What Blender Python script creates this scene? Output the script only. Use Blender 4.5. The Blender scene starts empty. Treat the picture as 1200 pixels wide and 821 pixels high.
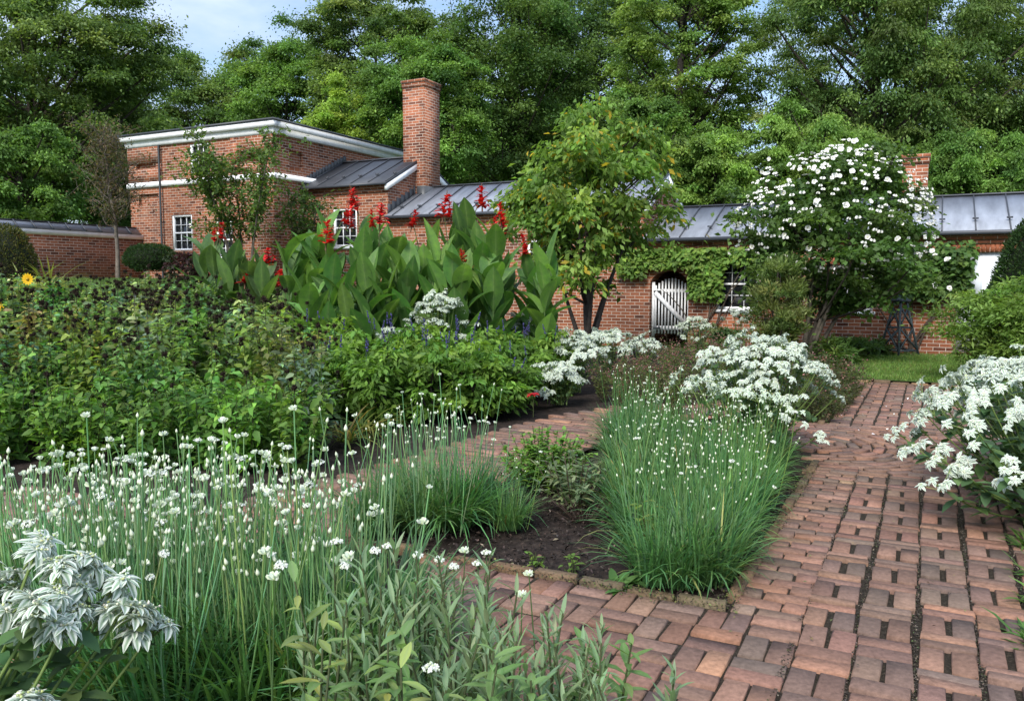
import bpy, math, random
import numpy as np
from mathutils import Vector
R_ = math.radians
scn = bpy.context.scene
COL = scn.collection

# ------------------------------------------------------------------ camera, sky, sun, exposure
EYE = 1.38
F_ = 960.0
PITCH = math.atan((410.5 - 330) / F_)
cam_d = bpy.data.cameras.new('camera'); cam = bpy.data.objects.new('camera', cam_d); COL.objects.link(cam)
cam.location = (0, 0, EYE); cam.rotation_euler = (R_(90) - PITCH, 0, 0)
cam_d.sensor_width = 36; cam_d.lens = 36 * F_ / 1200; cam_d.clip_start = 0.05; cam_d.clip_end = 2000
scn.camera = cam
SUN_EL, SUN_AZ = 42, 203          # azimuth clockwise from +Y
w = bpy.data.worlds.new('World'); scn.world = w; w.use_nodes = True
nt = w.node_tree; nt.nodes.clear()
def N(t, **k):
    n = nt.nodes.new(t)
    for a, b in k.items(): setattr(n, a, b)
    return n
out = N('ShaderNodeOutputWorld'); bg = N('ShaderNodeBackground'); sky = N('ShaderNodeTexSky')
sky.sky_type = 'NISHITA'; sky.sun_disc = False; sky.sun_elevation = R_(SUN_EL); sky.sun_rotation = R_(SUN_AZ)
sky.air_density = 1.0; sky.dust_density = 1.0; sky.ozone_density = 2.0
tc = N('ShaderNodeTexCoord'); mp = N('ShaderNodeMapping'); mp.inputs['Scale'].default_value = (1.6, 1.6, 4.0)
mp.inputs['Location'].default_value = (0.35, 0.1, 0.0)
nz = N('ShaderNodeTexNoise'); nz.inputs['Scale'].default_value = 2.3; nz.inputs['Detail'].default_value = 6; nz.inputs['Roughness'].default_value = .55
cr = N('ShaderNodeValToRGB'); cr.color_ramp.elements[0].position = .38; cr.color_ramp.elements[1].position = .62
mx = N('ShaderNodeMix', data_type='RGBA')
sepz = N('ShaderNodeSeparateXYZ'); zr_ = N('ShaderNodeMapRange'); zr_.inputs['To Min'].default_value = .29; zr_.inputs['To Max'].default_value = 1.0   # overcast sky: zenith three times the horizon
cloud = N('ShaderNodeVectorMath', operation='SCALE'); cloud.inputs[0].default_value = (7.2, 8.6, 11.4)
nt.links.new(tc.outputs['Generated'], sepz.inputs[0]); nt.links.new(sepz.outputs['Z'], zr_.inputs['Value']); nt.links.new(zr_.outputs[0], cloud.inputs['Scale']); nt.links.new(cloud.outputs[0], mx.inputs[7])
lk = nt.links.new
lk(tc.outputs['Generated'], mp.inputs['Vector']); lk(mp.outputs[0], nz.inputs['Vector']); lk(nz.outputs['Fac'], cr.inputs['Fac'])
lk(cr.outputs['Color'], mx.inputs[0]); lk(sky.outputs[0], mx.inputs[6]); lk(mx.outputs[2], bg.inputs['Color'])
bg.inputs['Strength'].default_value = .10; lk(bg.outputs[0], out.inputs['Surface'])
sl = bpy.data.lights.new('sun', 'SUN'); sl.energy = 2.5; sl.angle = R_(22); sl.color = (1, .95, .88)
so = bpy.data.objects.new('sun', sl); COL.objects.link(so)
sv = Vector((math.sin(R_(SUN_AZ)) * math.cos(R_(SUN_EL)), math.cos(R_(SUN_AZ)) * math.cos(R_(SUN_EL)), math.sin(R_(SUN_EL))))
so.rotation_euler = sv.to_track_quat('Z', 'Y').to_euler()
scn.view_settings.view_transform = 'Standard'; scn.view_settings.look = 'None'
scn.view_settings.gamma = 1; scn.view_settings.exposure = 1.18
scn.cycles.max_bounces = 10; scn.cycles.diffuse_bounces = 6; scn.cycles.transmission_bounces = 6; scn.cycles.transparent_max_bounces = 4
scn.cycles.use_denoising = True

# ------------------------------------------------------------------ geometry helpers
_fw = np.array([0, math.cos(PITCH), -math.sin(PITCH)]); _up = np.array([0, math.sin(PITCH), math.cos(PITCH)])
def ray(px, py): return _fw + np.array([1., 0, 0]) * (px - 600) / F_ - _up * (py - 410.5) / F_
def at(px, py, Y): r = ray(px, py); return np.array([0, 0, EYE]) + r * (Y / r[1])
ANG = R_(27); O3 = np.array([7.8, 15.6, 0.]); u3 = np.array([-math.cos(ANG), math.sin(ANG), 0]); n3 = np.array([-math.sin(ANG), -math.cos(ANG), 0])
def Lw(s, t, z=0): return O3 + u3 * s + n3 * t + np.array([0, 0, z])      # house grid: s along the wall, t towards the garden
def st(x, y): d0 = np.array([x, y, 0]) - O3; return d0 @ u3, d0 @ n3
def zt(x, y):
    s = (np.asarray(x) - O3[0]) * u3[0] + (np.asarray(y) - O3[1]) * u3[1]
    q = np.clip((s - 5.5) / 10.5, 0, 1); return 1.4 * q * q * (3 - 2 * q)

class MB:
    def __init__(self): self.V = []; self.Q = []; self.T = []; self.C = []; self.U = []; self.n = 0; self.MQ = []; self.MT = []; self.A = []
    def add(self, v, q=None, t=None, c=(.5, .5, .5), mi=0, lc=None):
        v = np.asarray(v, float).reshape(-1, 3); self.A.append(np.zeros((len(v), 2)) if lc is None else lc)
        c = np.broadcast_to(np.asarray(c, float), (len(v), 3))
        self.V.append(v); self.C.append(c)
        if q is not None and len(q): q = np.asarray(q, int).reshape(-1, 4); self.Q.append(q + self.n); self.MQ.append(np.full(len(q), mi))
        if t is not None and len(t): t = np.asarray(t, int).reshape(-1, 3); self.T.append(t + self.n); self.MT.append(np.full(len(t), mi))
        self.n += len(v)
    def mesh(self, name, mats, smooth=False, uvbox=False):
        m = bpy.data.meshes.new(name)
        if not self.V: return m
        V = np.concatenate(self.V); C = np.concatenate(self.C)
        Q = np.concatenate(self.Q) if self.Q else np.zeros((0, 4), int); T = np.concatenate(self.T) if self.T else np.zeros((0, 3), int)
        m.vertices.add(len(V)); m.vertices.foreach_set('co', V.astype(np.float32).ravel())
        nl = Q.size + T.size; m.loops.add(nl); li = np.concatenate([Q.ravel(), T.ravel()]); m.loops.foreach_set('vertex_index', li.astype(np.int32))
        nf = len(Q) + len(T); m.polygons.add(nf)
        ls = np.concatenate([np.arange(len(Q)) * 4, Q.size + np.arange(len(T)) * 3])
        m.polygons.foreach_set('loop_start', ls.astype(np.int32))
        for x in (mats if isinstance(mats, (list, tuple)) else [mats]): m.materials.append(x)
        mi = np.concatenate((self.MQ or [np.zeros(0)]) + (self.MT or [np.zeros(0)])).astype(np.int32)
        m.polygons.foreach_set('material_index', mi)
        if smooth: m.polygons.foreach_set('use_smooth', np.ones(nf, bool))
        a = m.color_attributes.new('Col', 'FLOAT_COLOR', 'POINT'); c4 = np.ones((len(V), 4), np.float32); c4[:, :3] = np.clip(C, 0, 1); a.data.foreach_set('color', c4.ravel())
        if any(x is M_CANNA for x in m.materials):
            la = m.attributes.new('Blade', 'FLOAT_VECTOR', 'POINT'); l3 = np.zeros((len(V), 3), np.float32); l3[:, :2] = np.concatenate(self.A); la.data.foreach_set('vector', l3.ravel())
        m.update(calc_edges=True)
        if uvbox:                       # metric brick coordinates on the faces, by the way each faces
            nrm = np.zeros(nf * 3, np.float32); m.polygons.foreach_get('normal', nrm); nrm = nrm.reshape(-1, 3)
            cnt = np.concatenate([np.full(len(Q), 4), np.full(len(T), 3)]); ln = np.repeat(nrm, cnt, axis=0); P = V[li]
            uv = np.zeros((nl, 2), np.float32); ax = np.argmax(np.abs(ln), axis=1)
            uv[:, 0] = np.where(ax == 0, P[:, 1] + .105, P[:, 0]); uv[:, 1] = np.where(ax == 2, P[:, 1], P[:, 2])
            m.uv_layers.new(name='UVMap').data.foreach_set('uv', uv.ravel())
        return m
    def obj(self, name, mats, parent=None, **k): return link(name, self.mesh(name, mats, **k), parent)
    # --- shapes
    def box(self, a, b, c=(.5, .5, .5), mi=0, M=None):
        x0, y0, z0 = a; x1, y1, z1 = b
        v = np.array([[x0, y0, z0], [x1, y0, z0], [x1, y1, z0], [x0, y1, z0], [x0, y0, z1], [x1, y0, z1], [x1, y1, z1], [x0, y1, z1]], float)
        if M is not None: v = M(v)
        self.add(v, [[0, 3, 2, 1], [4, 5, 6, 7], [0, 1, 5, 4], [1, 2, 6, 5], [2, 3, 7, 6], [3, 0, 4, 7]], None, c, mi)
    def bar(self, p, q, wx, wz, c=(.5, .5, .5), up=(0, 0, 1)):       # square bar from p to q
        p = np.asarray(p, float); q = np.asarray(q, float); d = q - p; d = d / np.linalg.norm(d)
        s = np.cross(d, up)
        if np.linalg.norm(s) < 1e-3: s = np.cross(d, (1, 0, 0))
        s /= np.linalg.norm(s); n = np.cross(s, d)
        o = [(-1, -1), (1, -1), (1, 1), (-1, 1)]
        v = [p + s * a * wx / 2 + n * b * wz / 2 for a, b in o] + [q + s * a * wx / 2 + n * b * wz / 2 for a, b in o]
        self.add(v, [[0, 3, 2, 1], [4, 5, 6, 7], [0, 1, 5, 4], [1, 2, 6, 5], [2, 3, 7, 6], [3, 0, 4, 7]], None, c)
    def tubes(self, pts, rad, sides=5, c=(.1, .08, .05)):              # pts (n,k,3), rad (n,k) or (k,)
        pts = np.asarray(pts, float)
        if pts.ndim == 2: pts = pts[None]
        n, k, _ = pts.shape; rad = np.broadcast_to(np.asarray(rad, float), (n, k))
        d = np.gradient(pts, axis=1) if k > 2 else np.repeat(pts[:, 1:] - pts[:, :1], 2, axis=1)
        d /= np.linalg.norm(d, axis=2, keepdims=True) + 1e-9
        ref = np.where(np.abs(d[..., 2:3]) > .9, np.array([1., 0, 0]), np.array([0, 0, 1.]))
        s = np.cross(d, ref); s /= np.linalg.norm(s, axis=2, keepdims=True) + 1e-9; m = np.cross(s, d)
        a = np.arange(sides) / sides * 2 * math.pi
        v = pts[:, :, None] + rad[:, :, None, None] * (np.cos(a)[:, None] * s[:, :, None] + np.sin(a)[:, None] * m[:, :, None])
        idx = np.arange(n * k * sides).reshape(n, k, sides); nx = np.roll(idx, -1, axis=2)
        q = np.stack([idx[:, :-1], nx[:, :-1], nx[:, 1:], idx[:, 1:]], axis=-1).reshape(-1, 4)
        c = np.asarray(c, float)
        if c.ndim == 2: c = np.repeat(c, k * sides, axis=0)
        self.add(v, q, None, c)
    def leaf(self, P, D, U, L, W, prof=((0, 0), (.45, 1), (1, 0)), across=(-1, 0, 1), curl=0.5, fold=.3, c=(.06, .12, .03), cc=None):
        P = np.asarray(P, float).reshape(-1, 3); n = len(P)
        D = np.broadcast_to(np.asarray(D, float), (n, 3)); U = np.broadcast_to(np.asarray(U, float), (n, 3))
        D = D / (np.linalg.norm(D, axis=1, keepdims=True) + 1e-9); S = np.cross(D, U); S /= np.linalg.norm(S, axis=1, keepdims=True) + 1e-9; Nn = np.cross(S, D)
        L = np.broadcast_to(np.asarray(L, float), (n,)); W = np.broadcast_to(np.asarray(W, float), (n,)); curl = np.broadcast_to(np.asarray(curl, float), (n,))
        a = np.array([p[0] for p in prof]); wd = np.array([p[1] for p in prof]); k = len(a); ac = np.asarray(across, float); m = len(ac)
        da = np.diff(a, prepend=0); th = curl[:, None] * (a - da / 2)[None]
        X = np.cumsum(np.cos(th) * da, axis=1); Z = -np.cumsum(np.sin(th) * da, axis=1)
        tn = curl[:, None] * a[None]
        base = P[:, None] + D[:, None] * (L[:, None] * X)[..., None] + Nn[:, None] * (L[:, None] * Z)[..., None]      # n,k,3
        up = Nn[:, None] * np.cos(tn)[..., None] + D[:, None] * np.sin(tn)[..., None]
        off = (W[:, None] * .5 * wd[None])                                                                        # n,k
        v = base[:, :, None] + S[:, None, None] * (off[:, :, None] * ac)[..., None] + up[:, :, None] * (off[:, :, None] * np.abs(ac) * fold)[..., None]
        idx = np.arange(n * k * m).reshape(n, k, m)
        q = np.stack([idx[:, :-1, :-1], idx[:, :-1, 1:], idx[:, 1:, 1:], idx[:, 1:, :-1]], axis=-1).reshape(-1, 4)
        c = np.asarray(c, float)
        c = np.broadcast_to(c, (n, 3)); cv = np.broadcast_to(c[:, None, None], (n, k, m, 3))
        if cc is not None:
            cc = np.asarray(cc, float)              # (m,4): rgb + weight over the leaf's own colour
            cv = cv * (1 - cc[:, 3])[:, None] + cc[:, :3] * cc[:, 3:]
        lc = np.stack([np.broadcast_to((a[None] * L[:, None])[:, :, None], (n, k, m)), np.broadcast_to((off[:, :, None] * np.abs(ac)), (n, k, m))], -1).reshape(-1, 2)
        self.add(v, q, None, cv.reshape(-1, 3), lc=lc)
    def cards(self, P, D, U, L, W, c, bend=.15):       # one kite-shaped leaf = one quad
        D = D / (np.linalg.norm(D, axis=1, keepdims=True) + 1e-9); S = np.cross(D, U); S /= np.linalg.norm(S, axis=1, keepdims=True) + 1e-9; Nn = np.cross(S, D)
        L = np.broadcast_to(L, (len(P),))[:, None]; W = np.broadcast_to(W, (len(P),))[:, None]
        v = np.stack([P, P + D * L * .5 + S * W * .5 + Nn * bend * W, P + D * L - Nn * bend * L * .6, P + D * L * .5 - S * W * .5 + Nn * bend * W], axis=1)
        idx = np.arange(len(P) * 4).reshape(-1, 4)
        self.add(v, idx, None, np.repeat(c, 4, axis=0))
    def blobs(self, P, r, c, sq=1.0):
        P = np.asarray(P, float).reshape(-1, 3); r = np.broadcast_to(np.asarray(r, float), (len(P),))
        g = (1 + 5 ** .5) / 2
        iv = np.array([[-1, g, 0], [1, g, 0], [-1, -g, 0], [1, -g, 0], [0, -1, g], [0, 1, g], [0, -1, -g], [0, 1, -g], [g, 0, -1], [g, 0, 1], [-g, 0, -1], [-g, 0, 1]]) / math.sqrt(1 + g * g)
        it = np.array([[0, 11, 5], [0, 5, 1], [0, 1, 7], [0, 7, 10], [0, 10, 11], [1, 5, 9], [5, 11, 4], [11, 10, 2], [10, 7, 6], [7, 1, 8], [3, 9, 4], [3, 4, 2], [3, 2, 6], [3, 6, 8], [3, 8, 9], [4, 9, 5], [2, 4, 11], [6, 2, 10], [8, 6, 7], [9, 8, 1]])
        v = P[:, None] + iv[None] * r[:, None, None] * np.array([1, 1, sq])
        t = it[None] + (np.arange(len(P)) * 12)[:, None, None]
        c = np.asarray(c, float); c = np.repeat(np.broadcast_to(c, (len(P), 3)), 12, axis=0)
        self.add(v, None, t, c)

def link(name, me, parent=None):
    o = bpy.data.objects.new(name, me); COL.objects.link(o)
    if parent is not None: o.parent = parent
    return o
def thing(name, label, cat, loc=(0, 0, 0), rz=0, group=None):
    o = bpy.data.objects.new(name, None); COL.objects.link(o); o.empty_display_size = .1
    o.location = tuple(float(x) for x in loc); o.rotation_euler = (0, 0, rz); o['label'] = label; o['category'] = cat
    if group: o['group'] = group
    return o
def dup(root, loc, rz=0, sc=1, label=None, group=None, tint=None):
    r = root.copy(); COL.objects.link(r); r.location = tuple(float(x) for x in loc); r.rotation_euler = (0, 0, rz); r.scale = (sc, sc, sc) if not isinstance(sc, tuple) else sc
    if label: r['label'] = label
    if group: r['group'] = group
    for ch in list(root.children):
        c = ch.copy(); COL.objects.link(c); c.parent = r
        if tint is not None and not c.name.startswith(('seed', 'flower', 'bract')): c.color = tint
        for g in list(ch.children):
            d = g.copy(); COL.objects.link(d); d.parent = c
            if tint is not None: d.color = tint
    return r
def tintall(root, tint):
    for c in root.children_recursive: c.color = tint
def kill(root):
    for c in list(root.children_recursive): bpy.data.objects.remove(c)
    bpy.data.objects.remove(root)
def rnd(seed): return np.random.default_rng(seed)
def unit(v): return v / (np.linalg.norm(v, axis=-1, keepdims=True) + 1e-9)
def sph(r, n): return unit(r.normal(size=(n, 3)))
def vary(r, base, n, v=.22, h=.10):
    base = np.asarray(base, float); c = base[None] * np.exp(r.normal(0, v, (n, 1))); c = c * np.exp(r.normal(0, h, (n, 3)) * np.array([1, .3, .8])); return c
def pick(r, bases, n, v=.2, h=.08, p=None):
    b = np.asarray(bases, float)[r.choice(len(bases), n, p=p)]; return b * np.exp(r.normal(0, v, (n, 1))) * np.exp(r.normal(0, h, (n, 3)) * np.array([1, .3, .8]))

# ------------------------------------------------------------------ materials
def mat(name):
    m = bpy.data.materials.new(name); m.use_nodes = True; t = m.node_tree; t.nodes.clear()
    o = t.nodes.new('ShaderNodeOutputMaterial'); return m, t, o
def node(t, ty, inp=None, **k):
    n = t.nodes.new(ty)
    for a, b in k.items(): setattr(n, a, b)
    for a, b in (inp or {}).items():
        if isinstance(b, bpy.types.NodeSocket): t.links.new(b, n.inputs[a])
        else: n.inputs[a].default_value = b
    return n
def leaf_mat(name, rough=.55, trans=.42, spec=.22, tr_col=(1.6, 1.6, .8), mott=0):
    m, t, o = mat(name)
    a = node(t, 'ShaderNodeVertexColor', layer_name='Col'); oi = node(t, 'ShaderNodeObjectInfo')
    mul = node(t, 'ShaderNodeMix', {0: 1.0, 6: a.outputs[0], 7: oi.outputs['Color']}, data_type='RGBA', blend_type='MULTIPLY')
    if mott:                              # uneven blade colour: veins, old and young tissue
        tcn = node(t, 'ShaderNodeTexCoord'); n1 = node(t, 'ShaderNodeTexNoise', {'Vector': tcn.outputs['Object'], 'Scale': 14, 'Detail': 5, 'Roughness': .7})
        r1 = node(t, 'ShaderNodeMapRange', {'Value': n1.outputs['Fac'], 'From Min': .3, 'From Max': .7, 'To Min': 1 - mott, 'To Max': 1 + mott}); cx = node(t, 'ShaderNodeCombineXYZ', {0: r1.outputs[0], 1: r1.outputs[0], 2: 1.0})
        mul = node(t, 'ShaderNodeMix', {0: 1.0, 6: mul.outputs[2], 7: cx.outputs[0]}, data_type='RGBA', blend_type='MULTIPLY')
    p = node(t, 'ShaderNodeBsdfPrincipled', {'Base Color': mul.outputs[2], 'Roughness': rough, 'Specular IOR Level': spec})
    m2 = node(t, 'ShaderNodeMix', {0: 1.0, 6: mul.outputs[2], 7: (*tr_col, 1)}, data_type='RGBA', blend_type='MULTIPLY')
    tl = node(t, 'ShaderNodeBsdfTranslucent', {'Color': m2.outputs[2]})
    ms = node(t, 'ShaderNodeMixShader', {0: trans, 1: p.outputs[0], 2: tl.outputs[0]})
    t.links.new(ms.outputs[0], o.inputs[0]); return m
M_LEAF = leaf_mat('foliage'); M_GLOSS = leaf_mat('broad_leaf', .45, .36, .4, mott=.28); M_CANNA = leaf_mat('ribbed_broad_leaf', .48, .36, .35, mott=.24)
def ribs(m):                             # side veins run out and forward from the midrib
    t = m.node_tree; at_ = node(t, 'ShaderNodeAttribute', attribute_name='Blade'); sp_ = node(t, 'ShaderNodeSeparateXYZ', {0: at_.outputs['Vector']})
    k1 = node(t, 'ShaderNodeMath', {0: sp_.outputs[1], 1: -1.1}, operation='MULTIPLY'); k2 = node(t, 'ShaderNodeMath', {0: sp_.outputs[0], 1: k1.outputs[0]}, operation='ADD'); k3 = node(t, 'ShaderNodeMath', {0: k2.outputs[0], 1: 420.0}, operation='MULTIPLY'); k4 = node(t, 'ShaderNodeMath', {0: k3.outputs[0]}, operation='SINE')
    b = node(t, 'ShaderNodeBump', {'Height': k4.outputs[0], 'Strength': .35, 'Distance': .004}); pr = [x for x in t.nodes if x.type == 'BSDF_PRINCIPLED'][0]; old = pr.inputs['Base Color'].links[0].from_socket
    mr = node(t, 'ShaderNodeMapRange', {'Value': k4.outputs[0], 'From Min': -1.0, 'From Max': 1.0, 'To Min': .90, 'To Max': 1.08}); mm = node(t, 'ShaderNodeMix', {0: 1.0, 6: old, 7: mr.outputs[0]}, data_type='RGBA', blend_type='MULTIPLY')
    t.links.new(mm.outputs[2], pr.inputs['Base Color']); t.links.new(b.outputs[0], pr.inputs['Normal'])
ribs(M_CANNA); M_PETAL = leaf_mat('petal', .6, .3, .2, (1, 1, .95))
def attr_mat(name, rough=.8, noise=30, amt=.5, bump=.3, spec=.3):
    m, t, o = mat(name); a = node(t, 'ShaderNodeVertexColor', layer_name='Col')
    tcn = node(t, 'ShaderNodeTexCoord')
    n1 = node(t, 'ShaderNodeTexNoise', {'Vector': tcn.outputs['Object'], 'Scale': noise, 'Detail': 6, 'Roughness': .65})
    r1 = node(t, 'ShaderNodeMapRange', {'Value': n1.outputs['Fac'], 'From Min': .3, 'From Max': .7, 'To Min': 1 - amt, 'To Max': 1 + amt})
    mul = node(t, 'ShaderNodeVectorMath', {0: a.outputs[0], 1: r1.outputs[0]}, operation='MULTIPLY')
    b = node(t, 'ShaderNodeBump', {'Height': n1.outputs['Fac'], 'Strength': bump, 'Distance': .01})
    p = node(t, 'ShaderNodeBsdfPrincipled', {'Base Color': mul.outputs[0], 'Roughness': rough, 'Normal': b.outputs[0], 'Specular IOR Level': spec})
    t.links.new(p.outputs[0], o.inputs[0]); return m
M_BARK = attr_mat('bark', .9, 12, .5, .6); M_PAVER = attr_mat('paving_brick', .8, 45, .30, .45, .25); M_SEED = attr_mat('seed_head', .95, 60, .4, .2, .05); M_CHIP = attr_mat('mulch_chip', .9, 40, .3, .2)
def plain(name, col, rough=.6, noise=8, amt=.12, bump=.1, metal=0, streak=None, spec=.4):
    m, t, o = mat(name); tcn = node(t, 'ShaderNodeTexCoord')
    mpn = node(t, 'ShaderNodeMapping', {'Vector': tcn.outputs['Object'], 'Scale': streak or (1, 1, 1)})
    n1 = node(t, 'ShaderNodeTexNoise', {'Vector': mpn.outputs[0], 'Scale': noise, 'Detail': 5, 'Roughness': .6})
    r1 = node(t, 'ShaderNodeMapRange', {'Value': n1.outputs['Fac'], 'From Min': .3, 'From Max': .7, 'To Min': 1 - amt, 'To Max': 1 + amt})
    mul = node(t, 'ShaderNodeVectorMath', {0: (*col,), 1: r1.outputs[0]}, operation='MULTIPLY')
    b = node(t, 'ShaderNodeBump', {'Height': n1.outputs['Fac'], 'Strength': bump, 'Distance': .01})
    p = node(t, 'ShaderNodeBsdfPrincipled', {'Base Color': mul.outputs[0], 'Roughness': rough, 'Metallic': metal, 'Normal': b.outputs[0], 'Specular IOR Level': spec})
    t.links.new(p.outputs[0], o.inputs[0]); return m
M_WHITE = plain('white_paint', (.80, .81, .82), .55, 6, .10, .1, streak=(1, 1, .3)); M_ROOF = plain('standing_seam_metal', (.225, .245, .28), .45, 2.2, .30, .05, spec=.45, streak=(2.2, .5, .5))
M_ROOFD = plain('dark_roof_metal', (.045, .05, .06), .5, 3, .2, .05); M_LEAD = plain('flashing', (.05, .055, .06), .5, 5, .2, .1)
M_WOOD = plain('weathered_wood', (.66, .66, .66), .85, 9, .3, .4, streak=(6, 6, .6)); M_TRELLIS = plain('dark_green_paint', (.035, .05, .055), .6, 8, .2, .1)
M_DARK = plain('shaded_interior', (.02, .02, .022), .9); M_DOOR = plain('pale_door_paint', (.62, .66, .70), .6, 3, .10, .1, streak=(3, 3, .4))
M_TERRA = plain('terracotta', (.38, .13, .07), .8, 10, .2, .2)
def glass_mat():
    m, t, o = mat('window_glass'); p = node(t, 'ShaderNodeBsdfPrincipled', {'Base Color': (.012, .014, .016, 1), 'Roughness': .06, 'Specular IOR Level': .6}); t.links.new(p.outputs[0], o.inputs[0]); return m
M_GLASS = glass_mat()
def brick_mat(name, c1, c2, mortar, dark=.5):
    m, t, o = mat(name); uv = node(t, 'ShaderNodeUVMap', uv_map='UVMap'); tcn = node(t, 'ShaderNodeTexCoord')
    wn = node(t, 'ShaderNodeTexNoise', {'Vector': uv.outputs[0], 'Scale': 3.0, 'Detail': 3})
    wob = node(t, 'ShaderNodeVectorMath', {0: wn.outputs['Color'], 1: (.5, .5, .5)}, operation='SUBTRACT')
    wo2 = node(t, 'ShaderNodeVectorMath', {0: wob.outputs[0], 'Scale': .012}, operation='SCALE')
    vec = node(t, 'ShaderNodeVectorMath', {0: uv.outputs[0], 1: wo2.outputs[0]}, operation='ADD')
    bt = node(t, 'ShaderNodeTexBrick', {'Vector': vec.outputs[0], 'Color1': (*c1, 1), 'Color2': (*c2, 1), 'Mortar': (*mortar, 1), 'Scale': 1.0, 'Mortar Size': .007, 'Mortar Smooth': .35, 'Bias': -.1, 'Brick Width': .215, 'Row Height': .0715})
    bt.offset = .5
    # burnt headers: a second brick grid of random values picks dark bricks
    bt2 = node(t, 'ShaderNodeTexBrick', {'Vector': vec.outputs[0], 'Color1': (0, 0, 0, 1), 'Color2': (1, 1, 1, 1), 'Mortar': (0, 0, 0, 1), 'Scale': 1.0, 'Mortar Size': .0, 'Bias': 0, 'Brick Width': .215, 'Row Height': .0715}); bt2.offset = .5
    rp = node(t, 'ShaderNodeValToRGB', {'Fac': bt2.outputs['Color']}); rp.color_ramp.elements[0].position = .7; rp.color_ramp.elements[0].color = (1, 1, 1, 1); rp.color_ramp.elements[1].position = .95; rp.color_ramp.elements[1].color = (dark, dark, dark * 1.08, 1)
    n1 = node(t, 'ShaderNodeTexNoise', {'Vector': tcn.outputs['Object'], 'Scale': .9, 'Detail': 6, 'Roughness': .6})
    r1 = node(t, 'ShaderNodeMapRange', {'Value': n1.outputs['Fac'], 'From Min': .3, 'From Max': .7, 'To Min': .58, 'To Max': 1.32})
    n2 = node(t, 'ShaderNodeTexNoise', {'Vector': uv.outputs[0], 'Scale': 40, 'Detail': 4})
    r2 = node(t, 'ShaderNodeMapRange', {'Value': n2.outputs['Fac'], 'From Min': .3, 'From Max': .7, 'To Min': .75, 'To Max': 1.2})
    a = node(t, 'ShaderNodeVectorMath', {0: bt.outputs['Color'], 1: rp.outputs['Color']}, operation='MULTIPLY')
    b_ = node(t, 'ShaderNodeVectorMath', {0: a.outputs[0], 1: r1.outputs[0]}, operation='MULTIPLY')
    c_ = node(t, 'ShaderNodeVectorMath', {0: b_.outputs[0], 1: r2.outputs[0]}, operation='MULTIPLY')
    mxm = node(t, 'ShaderNodeMix', {0: bt.outputs['Fac'], 6: c_.outputs[0], 7: bt.outputs['Color']}, data_type='RGBA')
    mps = node(t, 'ShaderNodeMapping', {'Vector': uv.outputs[0], 'Scale': (1.6, .35, 1)}); n3 = node(t, 'ShaderNodeTexNoise', {'Vector': mps.outputs[0], 'Scale': 1.3, 'Detail': 7, 'Roughness': .65}); r3 = node(t, 'ShaderNodeMapRange', {'Value': n3.outputs['Fac'], 'From Min': .52, 'From Max': .72, 'To Min': 0.0, 'To Max': .38})
    mxm = node(t, 'ShaderNodeMix', {0: r3.outputs[0], 6: mxm.outputs[2], 7: (.10, .075, .06, 1)}, data_type='RGBA')
    n4 = node(t, 'ShaderNodeTexNoise', {'Vector': tcn.outputs['Object'], 'Scale': 1.7, 'Detail': 5}); r4 = node(t, 'ShaderNodeMapRange', {'Value': n4.outputs['Fac'], 'From Min': .6, 'From Max': .75, 'To Min': 0.0, 'To Max': .30})
    mxm = node(t, 'ShaderNodeMix', {0: r4.outputs[0], 6: mxm.outputs[2], 7: (.42, .30, .23, 1)}, data_type='RGBA')
    inv = node(t, 'ShaderNodeMath', {0: 1.0, 1: bt.outputs['Fac']}, operation='SUBTRACT')
    bm = node(t, 'ShaderNodeBump', {'Height': inv.outputs[0], 'Strength': .6, 'Distance': .008})
    p = node(t, 'ShaderNodeBsdfPrincipled', {'Base Color': mxm.outputs[2], 'Roughness': .85, 'Normal': bm.outputs[0], 'Specular IOR Level': .2})
    t.links.new(p.outputs[0], o.inputs[0]); return m
M_BRICK = brick_mat('brick_wall', (.290, .102, .050), (.185, .063, .034), (.46, .38, .31))
def soil_mat(name, ca, cb, cc, scale=18):
    m, t, o = mat(name); tcn = node(t, 'ShaderNodeTexCoord')
    n1 = node(t, 'ShaderNodeTexNoise', {'Vector': tcn.outputs['Object'], 'Scale': scale, 'Detail': 8, 'Roughness': .7})
    rp = node(t, 'ShaderNodeValToRGB', {'Fac': n1.outputs['Fac']}); e = rp.color_ramp.elements
    e[0].position = .3; e[0].color = (*ca, 1); e[1].position = .75; e[1].color = (*cc, 1); x = e.new(.52); x.color = (*cb, 1)
    b = node(t, 'ShaderNodeBump', {'Height': n1.outputs['Fac'], 'Strength': .9, 'Distance': .02})
    p = node(t, 'ShaderNodeBsdfPrincipled', {'Base Color': rp.outputs[0], 'Roughness': .95, 'Normal': b.outputs[0], 'Specular IOR Level': .15})
    t.links.new(p.outputs[0], o.inputs[0]); return m
M_SOIL = soil_mat('dark_mulch', (.010, .008, .007), (.026, .019, .016), (.06, .045, .036)); M_TURF = soil_mat('turf', (.05, .08, .02), (.075, .12, .03), (.11, .14, .05), 9)
M_JOINT = soil_mat('joint_grit', (.014, .011, .008), (.034, .028, .020), (.12, .095, .07), 70)
M_GRASS = leaf_mat('grass_blade', .55, .3, .25)

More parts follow.
